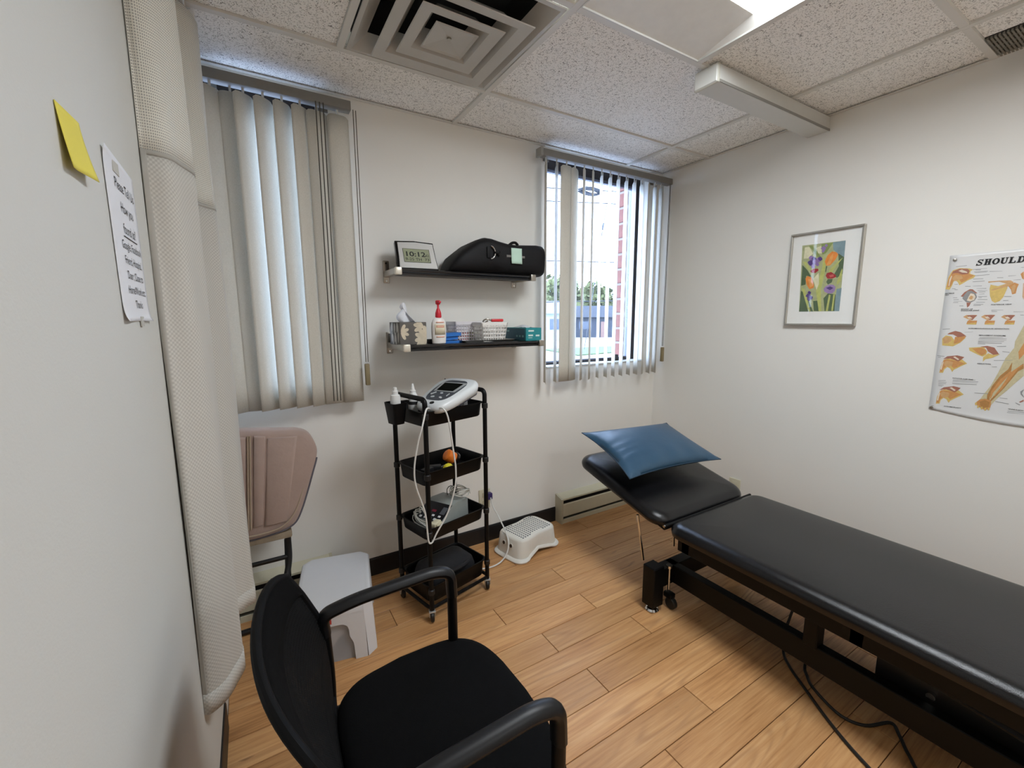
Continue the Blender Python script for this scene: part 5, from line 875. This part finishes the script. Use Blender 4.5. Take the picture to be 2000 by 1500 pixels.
# hanging cable loop of the console
tag(MB().tube(crom([(-.338, -.47, .962), (-.375, -.53, .972), (-.405, -.56, .91), (-.421, -.555, .853), (-.440, -.55, .749), (-.435, -.545, .661), (-.400, -.54, .541), (-.392, -.54, .448), (-.387, -.54, .402), (-.372, -.54, .398), (-.350, -.54, .435), (-.297, -.54, .516), (-.261, -.54, .624), (-.256, -.54, .70), (-.262, -.54, .761), (-.283, -.54, .921), (-.300, -.535, .966), (-.305, -.500, .966)], 8), .0036, 8).build('hanging_cable', cable_w), 'white cable looping down in front of the cart from the console', 'cable')
# second tray contents
oc = thing('orange_cup', 'orange suction cup with black base in the second tray', 'cup', cw(.075, -.005, .665), 0)
MB().lathe([(.036, 0), (.037, .012), (.026, .016)], n=24).xf(Matrix.Rotation(-.9, 4, 'Y')).build('base', blk_gl, oc)
MB().lathe([(.027, .010), (.030, .014), (.0285, .055), (.020, .062), (.012, .063)], n=24).xf(Matrix.Rotation(-.9, 4, 'Y')).build('cap', mat('orange_plastic', srgb(226, 120, 40), .4), oc)
yb = thing('yellow_ball', 'small bright yellow knobbly ball in the second tray', 'ball', cw(-.005, -.055, .655), 0)
mb = MB()
bmesh.ops.create_icosphere(mb.b, subdivisions=3, radius=.024)
for v in mb.b.verts: v.co *= 1 + .12 * noise.noise(v.co * 130)
mb.build('ball', mat('yellow_rubber', srgb(226, 214, 46), .5), yb)
for k, (x, y, rz) in enumerate(((-.07, .02, .4), (-.02, .03, -.3), (.02, -.06, .9))):
    t = thing('black_adapter', ['black charger block at the left of the second tray', 'black charger block in the middle of the second tray', 'black charger lead piece near the front of second tray'][k], 'charger', cw(x, y, .631), rz)
    MB().box(-.03, .03, -.016, .016, 0, .024, .005, 2).build('block', mat('adapter_black', srgb(26, 26, 28), .4), t)
    MB().tube(crom([(.03, 0, .012), (.05, .01, .016), (.06, -.005, .008), (.045, -.02, .004)], 5), .0025, 6).build('lead', mat('grey_lead', srgb(110, 110, 110), .5) if k == 1 else blk_me, t)
# third tray: grey stimulator and cables
gy = thing('stimulator_unit', 'grey stimulator unit with black keypad in the third tray', 'medical device', cw(.0, .004, .381), math.radians(14.5 + 16))
gm_ = mat('unit_grey', srgb(150, 156, 152), .45)
MB().prism([(-.112, .0), (.105, .0), (.102, .088), (.015, .100), (-.015, .096), (-.112, .045)], lambda u, v, q: (u, -.074 + q, v), .148).build('housing', gm_, gy, angle=25)
ka = math.atan2(.051, .097)
KM = Matrix.Translation((-.112, 0, .0455)) @ Matrix.Rotation(-ka, 4, 'Y')
kp = MB().box(.002, .104, -.070, .070, 0, .0018).xf(KM).build('keypad', mat('keypad_black', srgb(20, 20, 24), .35), gy, smooth=False)
for k in range(5):
    MB().box(.006, .018, -.064 + .027 * k, -.050 + .027 * k, .0018, .004, .001, 1, KM).build('key', mat('key_white', srgb(220, 220, 222), .4), kp, smooth=False)
for k in range(3): MB().box(.026, .036, -.052 + .035 * k, -.038 + .035 * k, .0018, .0035, .001, 1, KM).build('key', mat('key_white', srgb(220, 220, 222), .4), kp, smooth=False)
MB().box(.045, .085, -.062, -.036, .0018, .0026, 0, 1, KM).build('readout', mat('readout_grey', srgb(86, 88, 92), .3), kp, smooth=False)
MB().box(.05, .062, -.01, .012, .0018, .003, 0, 1, KM).build('readout', mat('readout_red', srgb(120, 30, 50), .4), kp, smooth=False)
lead_m = mat('grey_white_lead', srgb(196, 196, 188), .5)
def coil(name, label, c, n, a, b_, rise, seed, m=lead_m, tilt_=0.5, rz=0):
    rnd = random.Random(seed); P = []
    for k in range(n * 14):
        t = 2 * PI * k / 14; q = k // 14; w1 = 1 + .12 * math.sin(q * 2.3 + seed); P.append(Vector((a * w1 * math.cos(t), b_ * w1 * math.sin(t + .2 * math.sin(q)), rise * k / 14 + .006 * math.sin(t * 2 + q))))
    M = Matrix.Translation(c) @ Matrix.Rotation(rz, 4, 'Z') @ Matrix.Rotation(tilt_, 4, 'X')
    tag(MB().tube([M @ p for p in P], .0026, 6).build(name, m), label, 'cable')
coil('cable_coil', 'coiled grey leads bunched at the left of the third tray', cw(-.105, .005, .405), 6, .034, .062, .006, 1, rz=.5, tilt_=.35)
coil('cable_coil', 'tangled grey white leads over the right of the third tray', cw(.098, -.004, .487), 5, .046, .058, .0055, 2, tilt_=-.12, rz=-.5)
coil('cable_coil', 'darker grey cable loop standing at back of the third tray', cw(.10, .06, .46), 2, .034, .046, .012, 3, mat('dark_lead', srgb(120, 118, 112), .5), 1.2, .5)
pg = thing('lead_plug', 'cream multi pin plug at the front corner of the third tray', 'plug', cw(-.105, -.082, .418), .6)
MB().box(-.026, .026, -.016, .016, 0, .022, .006, 2).build('body', mat('plug_cream', srgb(222, 214, 184), .45), pg)
MB().box(-.02, .02, -.026, -.014, .004, .018, .003, 2).build('collar', mat('plug_cream', srgb(222, 214, 184), .45), pg)
MB().tube(crom([(-.02, .012, .018), (-.03, .03, .06), (-.02, .06, .085), (.0, .085, .07), (.01, .09, .04)], 6), .003, 6).build('lead', lead_m, pg)
# bottom tray: folded black bag
fb = thing('folded_black_bag', 'black folded cloth bag filling the bottom tray of the cart', 'bag', cw(0, 0, .086), math.radians(14.5))
clm = mat('black_cloth', srgb(22, 22, 26), .85, var=.3, vscale=20, bump=.5, bscale=60)
mb = MB(); mb.skin([[(x, y, z + .012 * noise.noise(Vector((x * 12, y * 12, z * 9)))) for x, y in rrect(.135 - i, .088 - i, .04, 6)] for i, z in ((.012, .001), (.002, .02), (0, .06), (.008, .09), (.03, .108), (.06, .116), (.08, .118))]); mb.build('bundle', clm, fb, angle=70)
MB().tube(crom([(-.12, -.05, .07), (-.05, -.095, .09), (.04, -.093, .085), (.11, -.06, .08)], 5), .01, 8).build('fold', clm, fb)
# ------------------------------------------------------------------ small step stool with dotted top
ss = thing('step_stool', 'small white plastic step stool with grey anti slip dots by the heater', 'step stool', (.338, -.188, 0), math.radians(13.7))
def stool_loop(a, b_, c, z, r, n=40, arch=0):
    P = []
    for k in range(n):
        t = 2 * PI * k / n; ex = .42; x = a * math.copysign(abs(math.cos(t)) ** ex, math.cos(t)); y = b_ * math.copysign(abs(math.sin(t)) ** ex, math.sin(t))
        f = max(0, 1 - (x / (a * .72)) ** 2); y -= math.copysign(c * f * f * (abs(y) / b_), y)
        P.append((x, y, z + arch * f * f * (abs(y) / b_) ** 2))
    return P
spm = mat('stool_white', srgb(226, 224, 216), .42, var=.02)
mb = MB()
mb.skin([stool_loop(.172, .116, .030, .0, .04, arch=.040), stool_loop(.182, .126, .032, .002, .04, arch=.040), stool_loop(.184, .128, .032, .009, .04, arch=.040), stool_loop(.178, .122, .032, .018, .04, arch=.038), stool_loop(.166, .112, .030, .021, .04, arch=.034),
         stool_loop(.153, .106, .013, .112, .04), stool_loop(.149, .102, .012, .121, .04), stool_loop(.140, .094, .011, .126, .04), stool_loop(.10, .06, .006, .1275, .04)], False, True)
mb.build('shell', spm, ss, angle=45)
mb = MB(); nd = 0
for i in range(-6, 7):
    for j in range(-5, 6):
        x, y = i * .0185, j * .0150; f = max(0, 1 - (x / .1) ** 2); ym = .090 - .011 * f * f
        if abs(y) < ym - .008 and abs(x) < .122: mb.cyl((x, y, .1262), .0048, .0024, 8)
o = mb.build('anti_slip_dots', mat('dot_grey', srgb(112, 116, 122), .6), ss, smooth=False); o['kind'] = 'stuff'
for y in (-.028, .028):
    MB().cyl((0, 0, 0), .013, .004, 18, axis='x').xf(Matrix.Translation((-.1625, y, .082)) @ Matrix.Rotation(.16, 4, 'Y')).build('hole_rim', spm, ss)
    MB().cyl((0, 0, 0), .0098, .0045, 18, axis='x').xf(Matrix.Translation((-.1635, y, .082)) @ Matrix.Rotation(.16, 4, 'Y')).build('grip_hole', mat('hole_brown', srgb(60, 46, 36), .8), ss)
# ------------------------------------------------------------------ tall white step stool
ws = thing('plastic_stool', 'tall white plastic stool with cut corners between armchair and cart', 'stool', (-.738, -.322, 0), math.radians(-11))
wsm = mat('stool_grey_white', srgb(214, 216, 220), .4, var=.02)
def octo(a, b_, c, z): return [(a - c, b_, z), (-a + c, b_, z), (-a, b_ - c, z), (-a, -b_ + c, z), (-a + c, -b_, z), (a - c, -b_, z), (a, -b_ + c, z), (a, b_ - c, z)]
mb = MB(); mb.skin([octo(.146, .206, .034, .195), octo(.145, .205, .034, .222), octo(.140, .200, .034, .231), octo(.131, .191, .032, .234), octo(.124, .184, .030, .2325), octo(.120, .180, .029, .232)]); mb.build('top', wsm, ws, angle=28)
def side(w0, w1, lw, arch, f, name):
    # panel with an arched cut-out: w0 half width at top, w1 at floor
    P = [(-w1, 0), (-w1 + lw, 0), (-w1 + lw + .004, .07)]
    n = 10; ia = w0 - lw - .012
    for k in range(n + 1):
        t = PI - PI * k / n; P.append((ia * math.copysign(abs(math.cos(t)) ** .55, math.cos(t)), .10 + (arch - .10) * math.sin(t) ** .55))
    P += [(w1 - lw - .004, .07), (w1 - lw, 0), (w1, 0), (w0, .20), (-w0, .20)]
    mb = MB(); mb.prism(P, f, .012); bmesh.ops.triangulate(mb.b, faces=[q for q in mb.b.faces if len(q.verts) > 4]); mb.build(name, wsm, ws, smooth=False)
lean_ = lambda v: .010 * (1 - v / .2)
side(.112, .118, .046, .158, lambda u, v, q: (u, -.205 - lean_(v) + q, v), 'front_panel')
side(.112, .118, .046, .158, lambda u, v, q: (u, .205 + lean_(v) - q, v), 'back_panel')
side(.172, .178, .055, .150, lambda u, v, q: (-.145 - lean_(v) + q, u, v), 'side_panel')
side(.172, .178, .055, .150, lambda u, v, q: (.145 + lean_(v) - q, u, v), 'side_panel')
for sx_ in (-1, 1):
    for sy_ in (-1, 1):
        L = []
        for v in (0, .1, .2):
            e = lean_(v); a, b_, c = .145 + e, .205 + e, .034 + .0
            L.append([(sx_ * (a - c), sy_ * b_, v), (sx_ * a, sy_ * (b_ - c), v), (sx_ * (a - .01), sy_ * (b_ - c), v), (sx_ * (a - c), sy_ * (b_ - .01), v)])
        MB().skin(L).build('leg_corner', wsm, ws, smooth=False)
MB().box(-.06, .012, -.2095, -.2085, .172, .196).xf(Matrix.Translation((-.02, -.004, 0))).build('sticker', mat('red_sticker', srgb(184, 60, 52), .5), ws, smooth=False)
# ------------------------------------------------------------------ folding chair with quilted pink cover
fc = thing('folding_chair', 'black tube chair with quilted dusty pink back cover behind the curtain', 'chair', (-.95, -.2, 0))
OUT = [(-1.115, .902), (-1.03, .908), (-.90, .893), (-.825, .882), (-.783, .856), (-.760, .80), (-.762, .755), (-.782, .69), (-.808, .61), (-.835, .535), (-.862, .484), (-.90, .462), (-.95, .452), (-1.02, .446), (-1.115, .450)]
ol = [(p.x, p.y) for p in crom([(x, z, 0) for x, z in OUT], 4)]
cxm = (-.95, .68)
def sc(P, k): return [(cxm[0] + (x - cxm[0]) * k, cxm[1] + (z - cxm[1]) * k) for x, z in P]
def py(x, z): return -.20 - .10 * (z - .45) * 0 + .0
pink = mat('dusty_pink_velour', srgb(170, 148, 138), .9, var=.12, vscale=14, sheen=.4, bump=.6, bscale=55)
mb = MB(); mb.skin([[(x, -.165, z) for x, z in sc(ol, .97)], [(x, -.17, z) for x, z in ol], [(x, -.215, z) for x, z in ol], [(x, -.228, z) for x, z in sc(ol, .975)], [(x, -.236, z) for x, z in sc(ol, .9)], [(x, -.240, z) for x, z in sc(ol, .6)]]); mb.build('backrest', pink, fc, angle=50, world=True)
# raised quilted panels
for (xa, xb, xc, xd, zt, zb) in ((-1.112, -1.050, -1.078, -1.112, .885, .50), (-1.046, -1.012, -1.045, -1.074, .888, .49), (-.985, -.945, -.985, -1.018, .884, .505), (-.940, -.83, -.895, -.980, .868, .50)):
    P = [(xa, zt), (xb, zt - .008), (xc if xc < xb else xb, zb), (xd, zb)]
    P = [(xa, zt), (xb, zt - .006), (xc, zb + .004), (xd, zb)]
    cx_ = sum(p[0] for p in P) / 4; cz_ = sum(p[1] for p in P) / 4
    ins = lambda k: [(cx_ + (x - cx_) * k, cz_ + (z - cz_) * (1 - (1 - k) * .2)) for x, z in P]
    MB().skin([[(x, -.225, z) for x, z in P], [(x, -.243, z) for x, z in ins(.97)], [(x, -.247, z) for x, z in ins(.82)]]).build('quilt_panel', pink, fc, angle=60, world=True)
seam_m = mat('tan_piping', srgb(170, 152, 132), .8)
for (xa, xb) in ((-1.006, -1.034), (-.998, -1.026), (-1.048, -1.082)):
    MB().tube([(xa, -.243, .886), ((xa + xb) / 2, -.247, .7), (xb, -.243, .50)], .0035, 6).build('piping', seam_m, fc, world=True)
MB().tube([(x, -.226, z) for x, z in sc(ol, .992)[24:]], .0042, 6).build('edge_binding', mat('grey_binding', srgb(96, 94, 104), .8), fc, world=True)
MB().tube(crom([(-1.115, -.243, .478), (-1.0, -.247, .474), (-.92, -.246, .485), (-.875, -.24, .52), (-.845, -.236, .575), (-.81, -.232, .68)], 6), .0035, 6).build('piping', seam_m, fc, world=True)
MB().box(-1.115, -.88, -.226, -.172, .420, .452, .008, 2).build('lining', mat('lining_print', srgb(150, 136, 116), .85, var=.5, vscale=30), fc, world=True)
tube_m = mat('black_tube', srgb(14, 14, 15), .35)
MB().tube(bend([(-.895, -.185, .52), (-.897, -.188, .32), (-.905, -.20, .275), (-.985, -.32, .05), (-.99, -.33, .012)], .05, 6), .0125, 10).build('leg', tube_m, fc, world=True)
MB().tube(bend([(-1.105, -.185, .52), (-1.105, -.188, .32), (-1.105, -.20, .275), (-1.105, -.32, .05), (-1.105, -.33, .012)], .05, 6), .0125, 10).build('leg', tube_m, fc, world=True)
MB().tube([(-.897, -.19, .322), (-1.105, -.19, .322)], .010, 10).build('crossbar', tube_m, fc, world=True)
MB().tube([(-.905, -.16, .012), (-1.12, -.16, .012)], .0118, 10).build('foot_bar', tube_m, fc, world=True)
for P_ in ([(-.90, -.185, .40), (-.915, -.16, .012)], [(-1.108, -.185, .40), (-1.112, -.16, .012)]): MB().tube(P_, .0115, 10).build('rear_leg', tube_m, fc, world=True)
# ------------------------------------------------------------------ treatment table
TT = thing('treatment_table', 'long black padded treatment table with raised head section along the right wall', 'treatment table', (.865, -1.4, 0))
vin = mat('black_upholstery', srgb(17, 17, 19), .19, var=.1, vscale=20, bump=.3, bscale=420, spec=.42)
X0, X1 = .530, 1.205; XM = (X0 + X1) / 2; HWp = (X1 - X0) / 2; ZT = .455
def pad(mb, hw, hd, z0, z1, r, re=.052, rz=.038):
    pr = [(.016, z0), (.004, z0 + .006)]
    for k in range(0, 9):
        a = PI / 2 * k / 8; pr.append((re * (1 - math.cos(a)), z1 - .005 - rz + rz * math.sin(a)))
    pr += [(re + .035, z1 - .0028), (re + .09, z1 - .0008), (re + .17, z1)]
    block(mb, hw, hd, r, pr, n=8); return mb
YA, YB = -1.003, -2.37
mb = MB(); pad(mb, HWp, (YA - YB) / 2, -.066, 0, .07); mb.xf(Matrix.Translation((XM, (YA + YB) / 2, ZT))); mb.build('main_pad', vin, TT, angle=50, world=True)
ha = math.radians(14.2); HLn = .612
HM = Matrix.Translation((XM, -.992, ZT - .004)) @ Matrix.Rotation(ha, 4, 'X') @ Matrix.Translation((0, HLn / 2, 0))
mb = MB(); pad(mb, HWp, HLn / 2, -.062, 0, .085); mb.xf(HM); mb.build('head_pad', vin, TT, angle=50, world=True)
MB().box(-HWp + .05, HWp - .05, -HLn / 2 + .01, HLn / 2 - .12, -.080, -.0605, .004, 1, HM).build('head_frame', blk_me, TT, world=True)
MB().tube([(X0 + .01, -.998, ZT - .030), (X1 - .01, -.998, ZT - .030)], .007, 10).build('hinge_rod', blk_me, TT, world=True)
MB().cyl((X0 + .002, -.998, ZT - .030), .006, .006, 14, axis='x').build('hinge_bolt', chrome, TT, world=True)
mb = MB(); fz0, fz1 = .315, .390
for x in (.585, 1.11): mb.box(x, x + .04, YB + .06, YA - .03, fz0, fz1, .003, 1)
for y in (YA - .07, YB + .08, -1.7): mb.box(.585, 1.15, y - .02, y + .02, fz0, fz1, .003, 1)
mb.build('upper_frame', blk_me, TT, world=True)
bz0, bz1 = .112, .200
MB().box(.634, .674, -2.33, -.93, bz0, bz1, .003, 1).build('base_rail', blk_me, TT, world=True)
MB().box(1.056, 1.096, -2.33, -.93, bz0, bz1, .003, 1).build('base_rail', blk_me, TT, world=True)
for y in (-.955, -2.30):
    MB().box(.53, 1.20, y - .028, y + .028, bz0, bz1, .003, 1).build('end_beam', blk_me, TT, world=True)
    for x in (.497, 1.165):
        lg = MB().box(x, x + .068, y - .034, y + .034, .028, .222, .004, 1).build('leg', blk_me, TT, world=True)
        MB().lathe([(.030, .0), (.032, .004), (.026, .012), (.012, .016), (.010, .032)], (x + .034, y, 0), 20).build('levelling_foot', chrome, lg, world=True)
        xi = .607 if x < .8 else 1.125; yi = y - .015 if y > -1.5 else y + .03
        cs = MB().tube([(xi, yi - .01, .205), (xi, yi - .01, .06)], .008, 10).cyl((xi, yi - .01, .196), .014, .012, 14).build('caster_stem', chrome, TT, world=True)
        MB().cyl((xi - .012, yi - .03, .030), .028, .024, 20, axis='x', bev=.004).build('caster_wheel', mat('caster_black', srgb(18, 18, 18), .5), cs, world=True)
        MB().box(xi - .017, xi + .017, yi - .04, yi + .005, .052, .078, .006, 2).build('caster_fork', blk_me, cs, world=True)
MB().box(.628, .682, -1.580, -1.535, bz1 - .01, .33, .003, 1).build('column', blk_me, TT, world=True)
MB().box(1.05, 1.10, -1.580, -1.535, bz1 - .01, .33, .003, 1).build('column', blk_me, TT, world=True)
MB().tube([(.66, -1.66, .315), (.66, -2.14, .258)], .026, 4, flat=.9).build('lift_arm', mat('arm_charcoal', srgb(40, 40, 42), .45), TT, world=True)
MB().tube([(1.07, -1.66, .315), (1.07, -2.14, .258)], .026, 4, flat=.9).build('lift_arm', mat('arm_charcoal', srgb(40, 40, 42), .45), TT, world=True)
MB().box(.70, 1.02, -2.06, -1.72, .16, .30, .01, 2).build('lift_motor', mat('motor_black', srgb(20, 20, 22), .5), TT, world=True)
MB().tube([(.865, -1.75, .22), (.865, -1.25, .33)], .022, 14).build('actuator', mat('arm_charcoal', srgb(40, 40, 42), .45), TT, world=True)
MB().cyl((.684, -1.86, .215), .011, .016, 14, axis='x').build('pivot_bolt', chrome, TT, world=True)
MB().tube([(.545, -.835, .412), (.579, -.85, .178)], .0062, 10).build('support_rod', chrome, TT, world=True)
MB().tube([(.80, -.84, .412), (.80, -.85, .186)], .0062, 10).build('support_rod', chrome, TT, world=True)
tc_ = thing('table_cord', 'black power cord trailing on the floor under the treatment table', 'cord', (.66, -1.6, 0))
MB().tube(crom([(.86, -1.40, .17), (.80, -1.40, .06), (.764, -1.419, .008), (.71, -1.47, .006), (.656, -1.545, .006), (.568, -1.678, .006), (.51, -1.795, .006), (.44, -1.98, .006), (.40, -2.2, .006)], 8), .0052, 8).build('cable', mat('black_cable', srgb(24, 22, 20), .5), tc_, world=True)
MB().tube(crom([(.83, -1.50, .12), (.76, -1.50, .02), (.717, -1.528, .007), (.664, -1.575, .017), (.636, -1.665, .008), (.665, -1.726, .006), (.748, -1.766, .006), (.715, -1.80, .006), (.66, -1.84, .006), (.607, -1.90, .006), (.56, -2.1, .006)], 8), .0052, 8).build('cable', mat('black_cable', srgb(24, 22, 20), .5), tc_, world=True)
# pillow
pl = thing('blue_pillow', 'shiny teal blue pillow lying on the raised head section', 'pillow', (.85, -.62, .60))
pm = mat('teal_satin', srgb(44, 76, 100), .36, var=.1, vscale=6, bump=.35, bscale=22, spec=.5)
PA, PB, PC, PD = Vector((.560, -.402, .712)), Vector((1.172, -.470, .702)), Vector((1.150, -.852, .584)), Vector((.512, -.808, .588))
nrm = ((PB - PA).cross(PD - PA)).normalized()
if nrm.z < 0: nrm = -nrm
def pil(sgn):
    def f(u, v):
        base = PA.lerp(PB, u).lerp(PD.lerp(PC, u), v)
        # edges pulled in between the corners
        cu, cv = 4 * u * (1 - u), 4 * v * (1 - v)
        e = (PB - PA).normalized(); g = (PD - PA).normalized()
        base = base + e * (.030 * cv * (1 - 2 * u) * (abs(1 - 2 * u) ** 1.0)) + g * (.026 * cu * (1 - 2 * v) * abs(1 - 2 * v))
        h = (cu * cv) ** .46
        wr = .0032 * math.sin(v * 42 + 9 * u + 2 * math.sin(v * 11)) * max(0, (.35 - u)) / .35 * (cu * cv) ** .5 + .004 * math.sin(u * 30 + 4 * v) * max(0, v - .65) / .35 * (cu * cv) ** .5
        up = .058 if sgn > 0 else -.046
        return base + nrm * (h * up + (wr if sgn > 0 else 0) - .006 * cu * 0)
    return f
mb = MB(); mb.grid(36, 28, pil(1)); mb.grid(36, 28, pil(-1)); bmesh.ops.remove_doubles(mb.b, verts=mb.b.verts[:], dist=.0004); mb.build('cushion', pm, pl, angle=80, world=True)
edge = [pil(1)(k / 20, 0) for k in range(21)] + [pil(1)(1, k / 20) for k in range(1, 21)] + [pil(1)(1 - k / 20, 1) for k in range(1, 21)] + [pil(1)(0, 1 - k / 20) for k in range(1, 20)]
MB().tube(edge, .0028, 6, closed=True).build('seam', mat('teal_seam', srgb(30, 56, 76), .5), pl, world=True)
# ------------------------------------------------------------------ black mesh armchair in the foreground
ch = thing('mesh_armchair', 'black mesh back armchair in the foreground facing the treatment table', 'chair', (-.68, -1.405, 0))
seat_m = mat('black_seat_fabric', srgb(9, 9, 10), .95, var=.25, vscale=60, bump=.4, bscale=700, spec=.12)
mesh_m = bpy.data.materials.new('black_mesh_fabric'); mesh_m.use_nodes = True
b = mesh_m.node_tree.nodes['Principled BSDF']; b.inputs['Base Color'].default_value = (*srgb(10, 10, 11), 1); b.inputs['Roughness'].default_value = .85; b.inputs['Specular IOR Level'].default_value = .15
uvn = node(mesh_m, 'UVMap'); sep = node(mesh_m, 'SeparateXYZ'); link(mesh_m, uvn.outputs[0], sep.inputs[0])
gx = math_n(mesh_m, 'ABSOLUTE', math_n(mesh_m, 'SUBTRACT', math_n(mesh_m, 'FRACT', math_n(mesh_m, 'MULTIPLY', sep.outputs[0], 170)), .5)); gy = math_n(mesh_m, 'ABSOLUTE', math_n(mesh_m, 'SUBTRACT', math_n(mesh_m, 'FRACT', math_n(mesh_m, 'MULTIPLY', sep.outputs[1], 110)), .5))
hole = math_n(mesh_m, 'MULTIPLY', math_n(mesh_m, 'LESS_THAN', gx, .22), math_n(mesh_m, 'LESS_THAN', gy, .25)); link(mesh_m, math_n(mesh_m, 'SUBTRACT', 1, math_n(mesh_m, 'MULTIPLY', hole, .22)), b.inputs['Alpha'])
# seat: bowed front, narrower rear
def seat_out(ins):
    P = []
    for k in range(64):
        t = 2 * PI * k / 64; ex = .42; c, s_ = math.cos(t), math.sin(t); x = math.copysign(abs(c) ** ex, c); y = math.copysign(abs(s_) ** ex, s_)
        hw = .262 - .018 * max(0, -x); X = -.665 + .212 * x - (.030 * y * y if x > 0 else -.004 * y * y); Y = -1.402 + hw * y
        P.append((X - ins * x, Y - ins * y))
    return P
sc2 = lambda P, k: [(-.668 + (x + .668) * k, -1.402 + (y + 1.402) * k) for x, y in P]
mb = MB(); mb.skin([[(x, y, z) for x, y in sc2(seat_out(0), k)] for k, z in ((.87, .395), (.975, .402), (1.0, .418), (.99, .436), (.96, .447), (.89, .4545), (.75, .458), (.5, .459), (.25, .459), (.01, .459))]); mb.build('seat', seat_m, ch, angle=60, world=True)
mb = MB(); mb.skin([[(x, y, z) for x, y in sc2(seat_out(0), .86)] for z in (.380, .396)]); mb.build('seat_pan', blk_me, ch, world=True)
ZB0, ZB1 = .43, .802
def xs_(z):
    K = ((.43, -.864), (.52, -.864), (.60, -.870), (.66, -.890), (.72, -.915), (.76, -.935), (.802, -.957))
    for (a, b_), (c, d_) in zip(K, K[1:]):
        if z <= c: return b_ + (d_ - b_) * (z - a) / (c - a)
    return K[-1][1]
def bk(u, v):
    s_ = 2 * u - 1; 
    ztop = ZB1 - .028 * abs(s_) ** 6; z = ZB0 + (ztop - ZB0) * v
    hw = .250 - .012 * v ** 3
    y = -1.412 - s_ * hw
    depth = .042 * (1 - s_ * s_) * (.35 + .65 * min(1, v * 1.4))
    return (xs_(z) - depth, y, z)
mb = MB(); mb.grid(28, 24, bk, lambda u, v: (u * .52, v * .40)); mb.build('mesh_back', mesh_m, ch, angle=80, world=True, solid=.004)
per = [bk(0, k / 12) for k in range(13)] + [bk(k / 24, 1) for k in range(1, 24)] + [bk(1, 1 - k / 12) for k in range(13)] + [bk(1 - k / 24, 0) for k in range(1, 24)]
chb = mat('chair_black', srgb(7, 7, 8), .6, spec=.14)
MB().tube(per, .0085, 10, closed=True, flat=1.1).build('back_frame', chb, ch, world=True)
MB().grid(24, 3, lambda u, v: Vector(bk(.0 + u, .84 + .16 * v)) + Vector((.0045, 0, 0))).build('top_band', seat_m, ch, angle=80, world=True, solid=.006)
arm_m = mat('armrest_rubber', srgb(14, 14, 16), .42, spec=.35, var=.15)
for s_, yy in ((1, -1.168), (-1, -1.652)):
    pth = bend([(-.862, yy, .50), (-.872, yy, .645), (-.80, yy, .662), (-.60, yy, .668), (-.552, yy, .655), (-.546, yy, .40)], .045, 7)
    ar = MB().tube(bend([(-.872, yy, .600), (-.876, yy, .650), (-.80, yy, .664), (-.60, yy, .670), (-.550, yy, .655), (-.547, yy, .585)], .05, 7), .0185, 12, flat=.8, up=(0, 0, 1)).build('armrest', arm_m, ch, world=True)
    MB().tube([(-.547, yy, .60), (-.548, yy, .30), (-.545, yy, .02)], .0135, 12).build('front_leg', blk_me, ch, world=True)
    MB().tube(bend([(-.872, yy, .61), (-.866, yy, .45), (-.90, yy, .02)], .08, 5), .0130, 12).build('rear_leg', blk_me, ch, world=True)
    MB().tube([(-.548, yy, .385), (-.862, yy, .385)], .011, 10).build('side_rail', blk_me, ch, world=True)
    for x in (-.545, -.90): MB().lathe([(.016, 0), (.018, .004), (.017, .022)], (x, yy, 0), 14).build('glide', blk_me, ch, world=True)
MB().tube([(-.70, -1.168, .375), (-.70, -1.652, .375)], .011, 10).build('cross_rail', blk_me, ch, world=True)
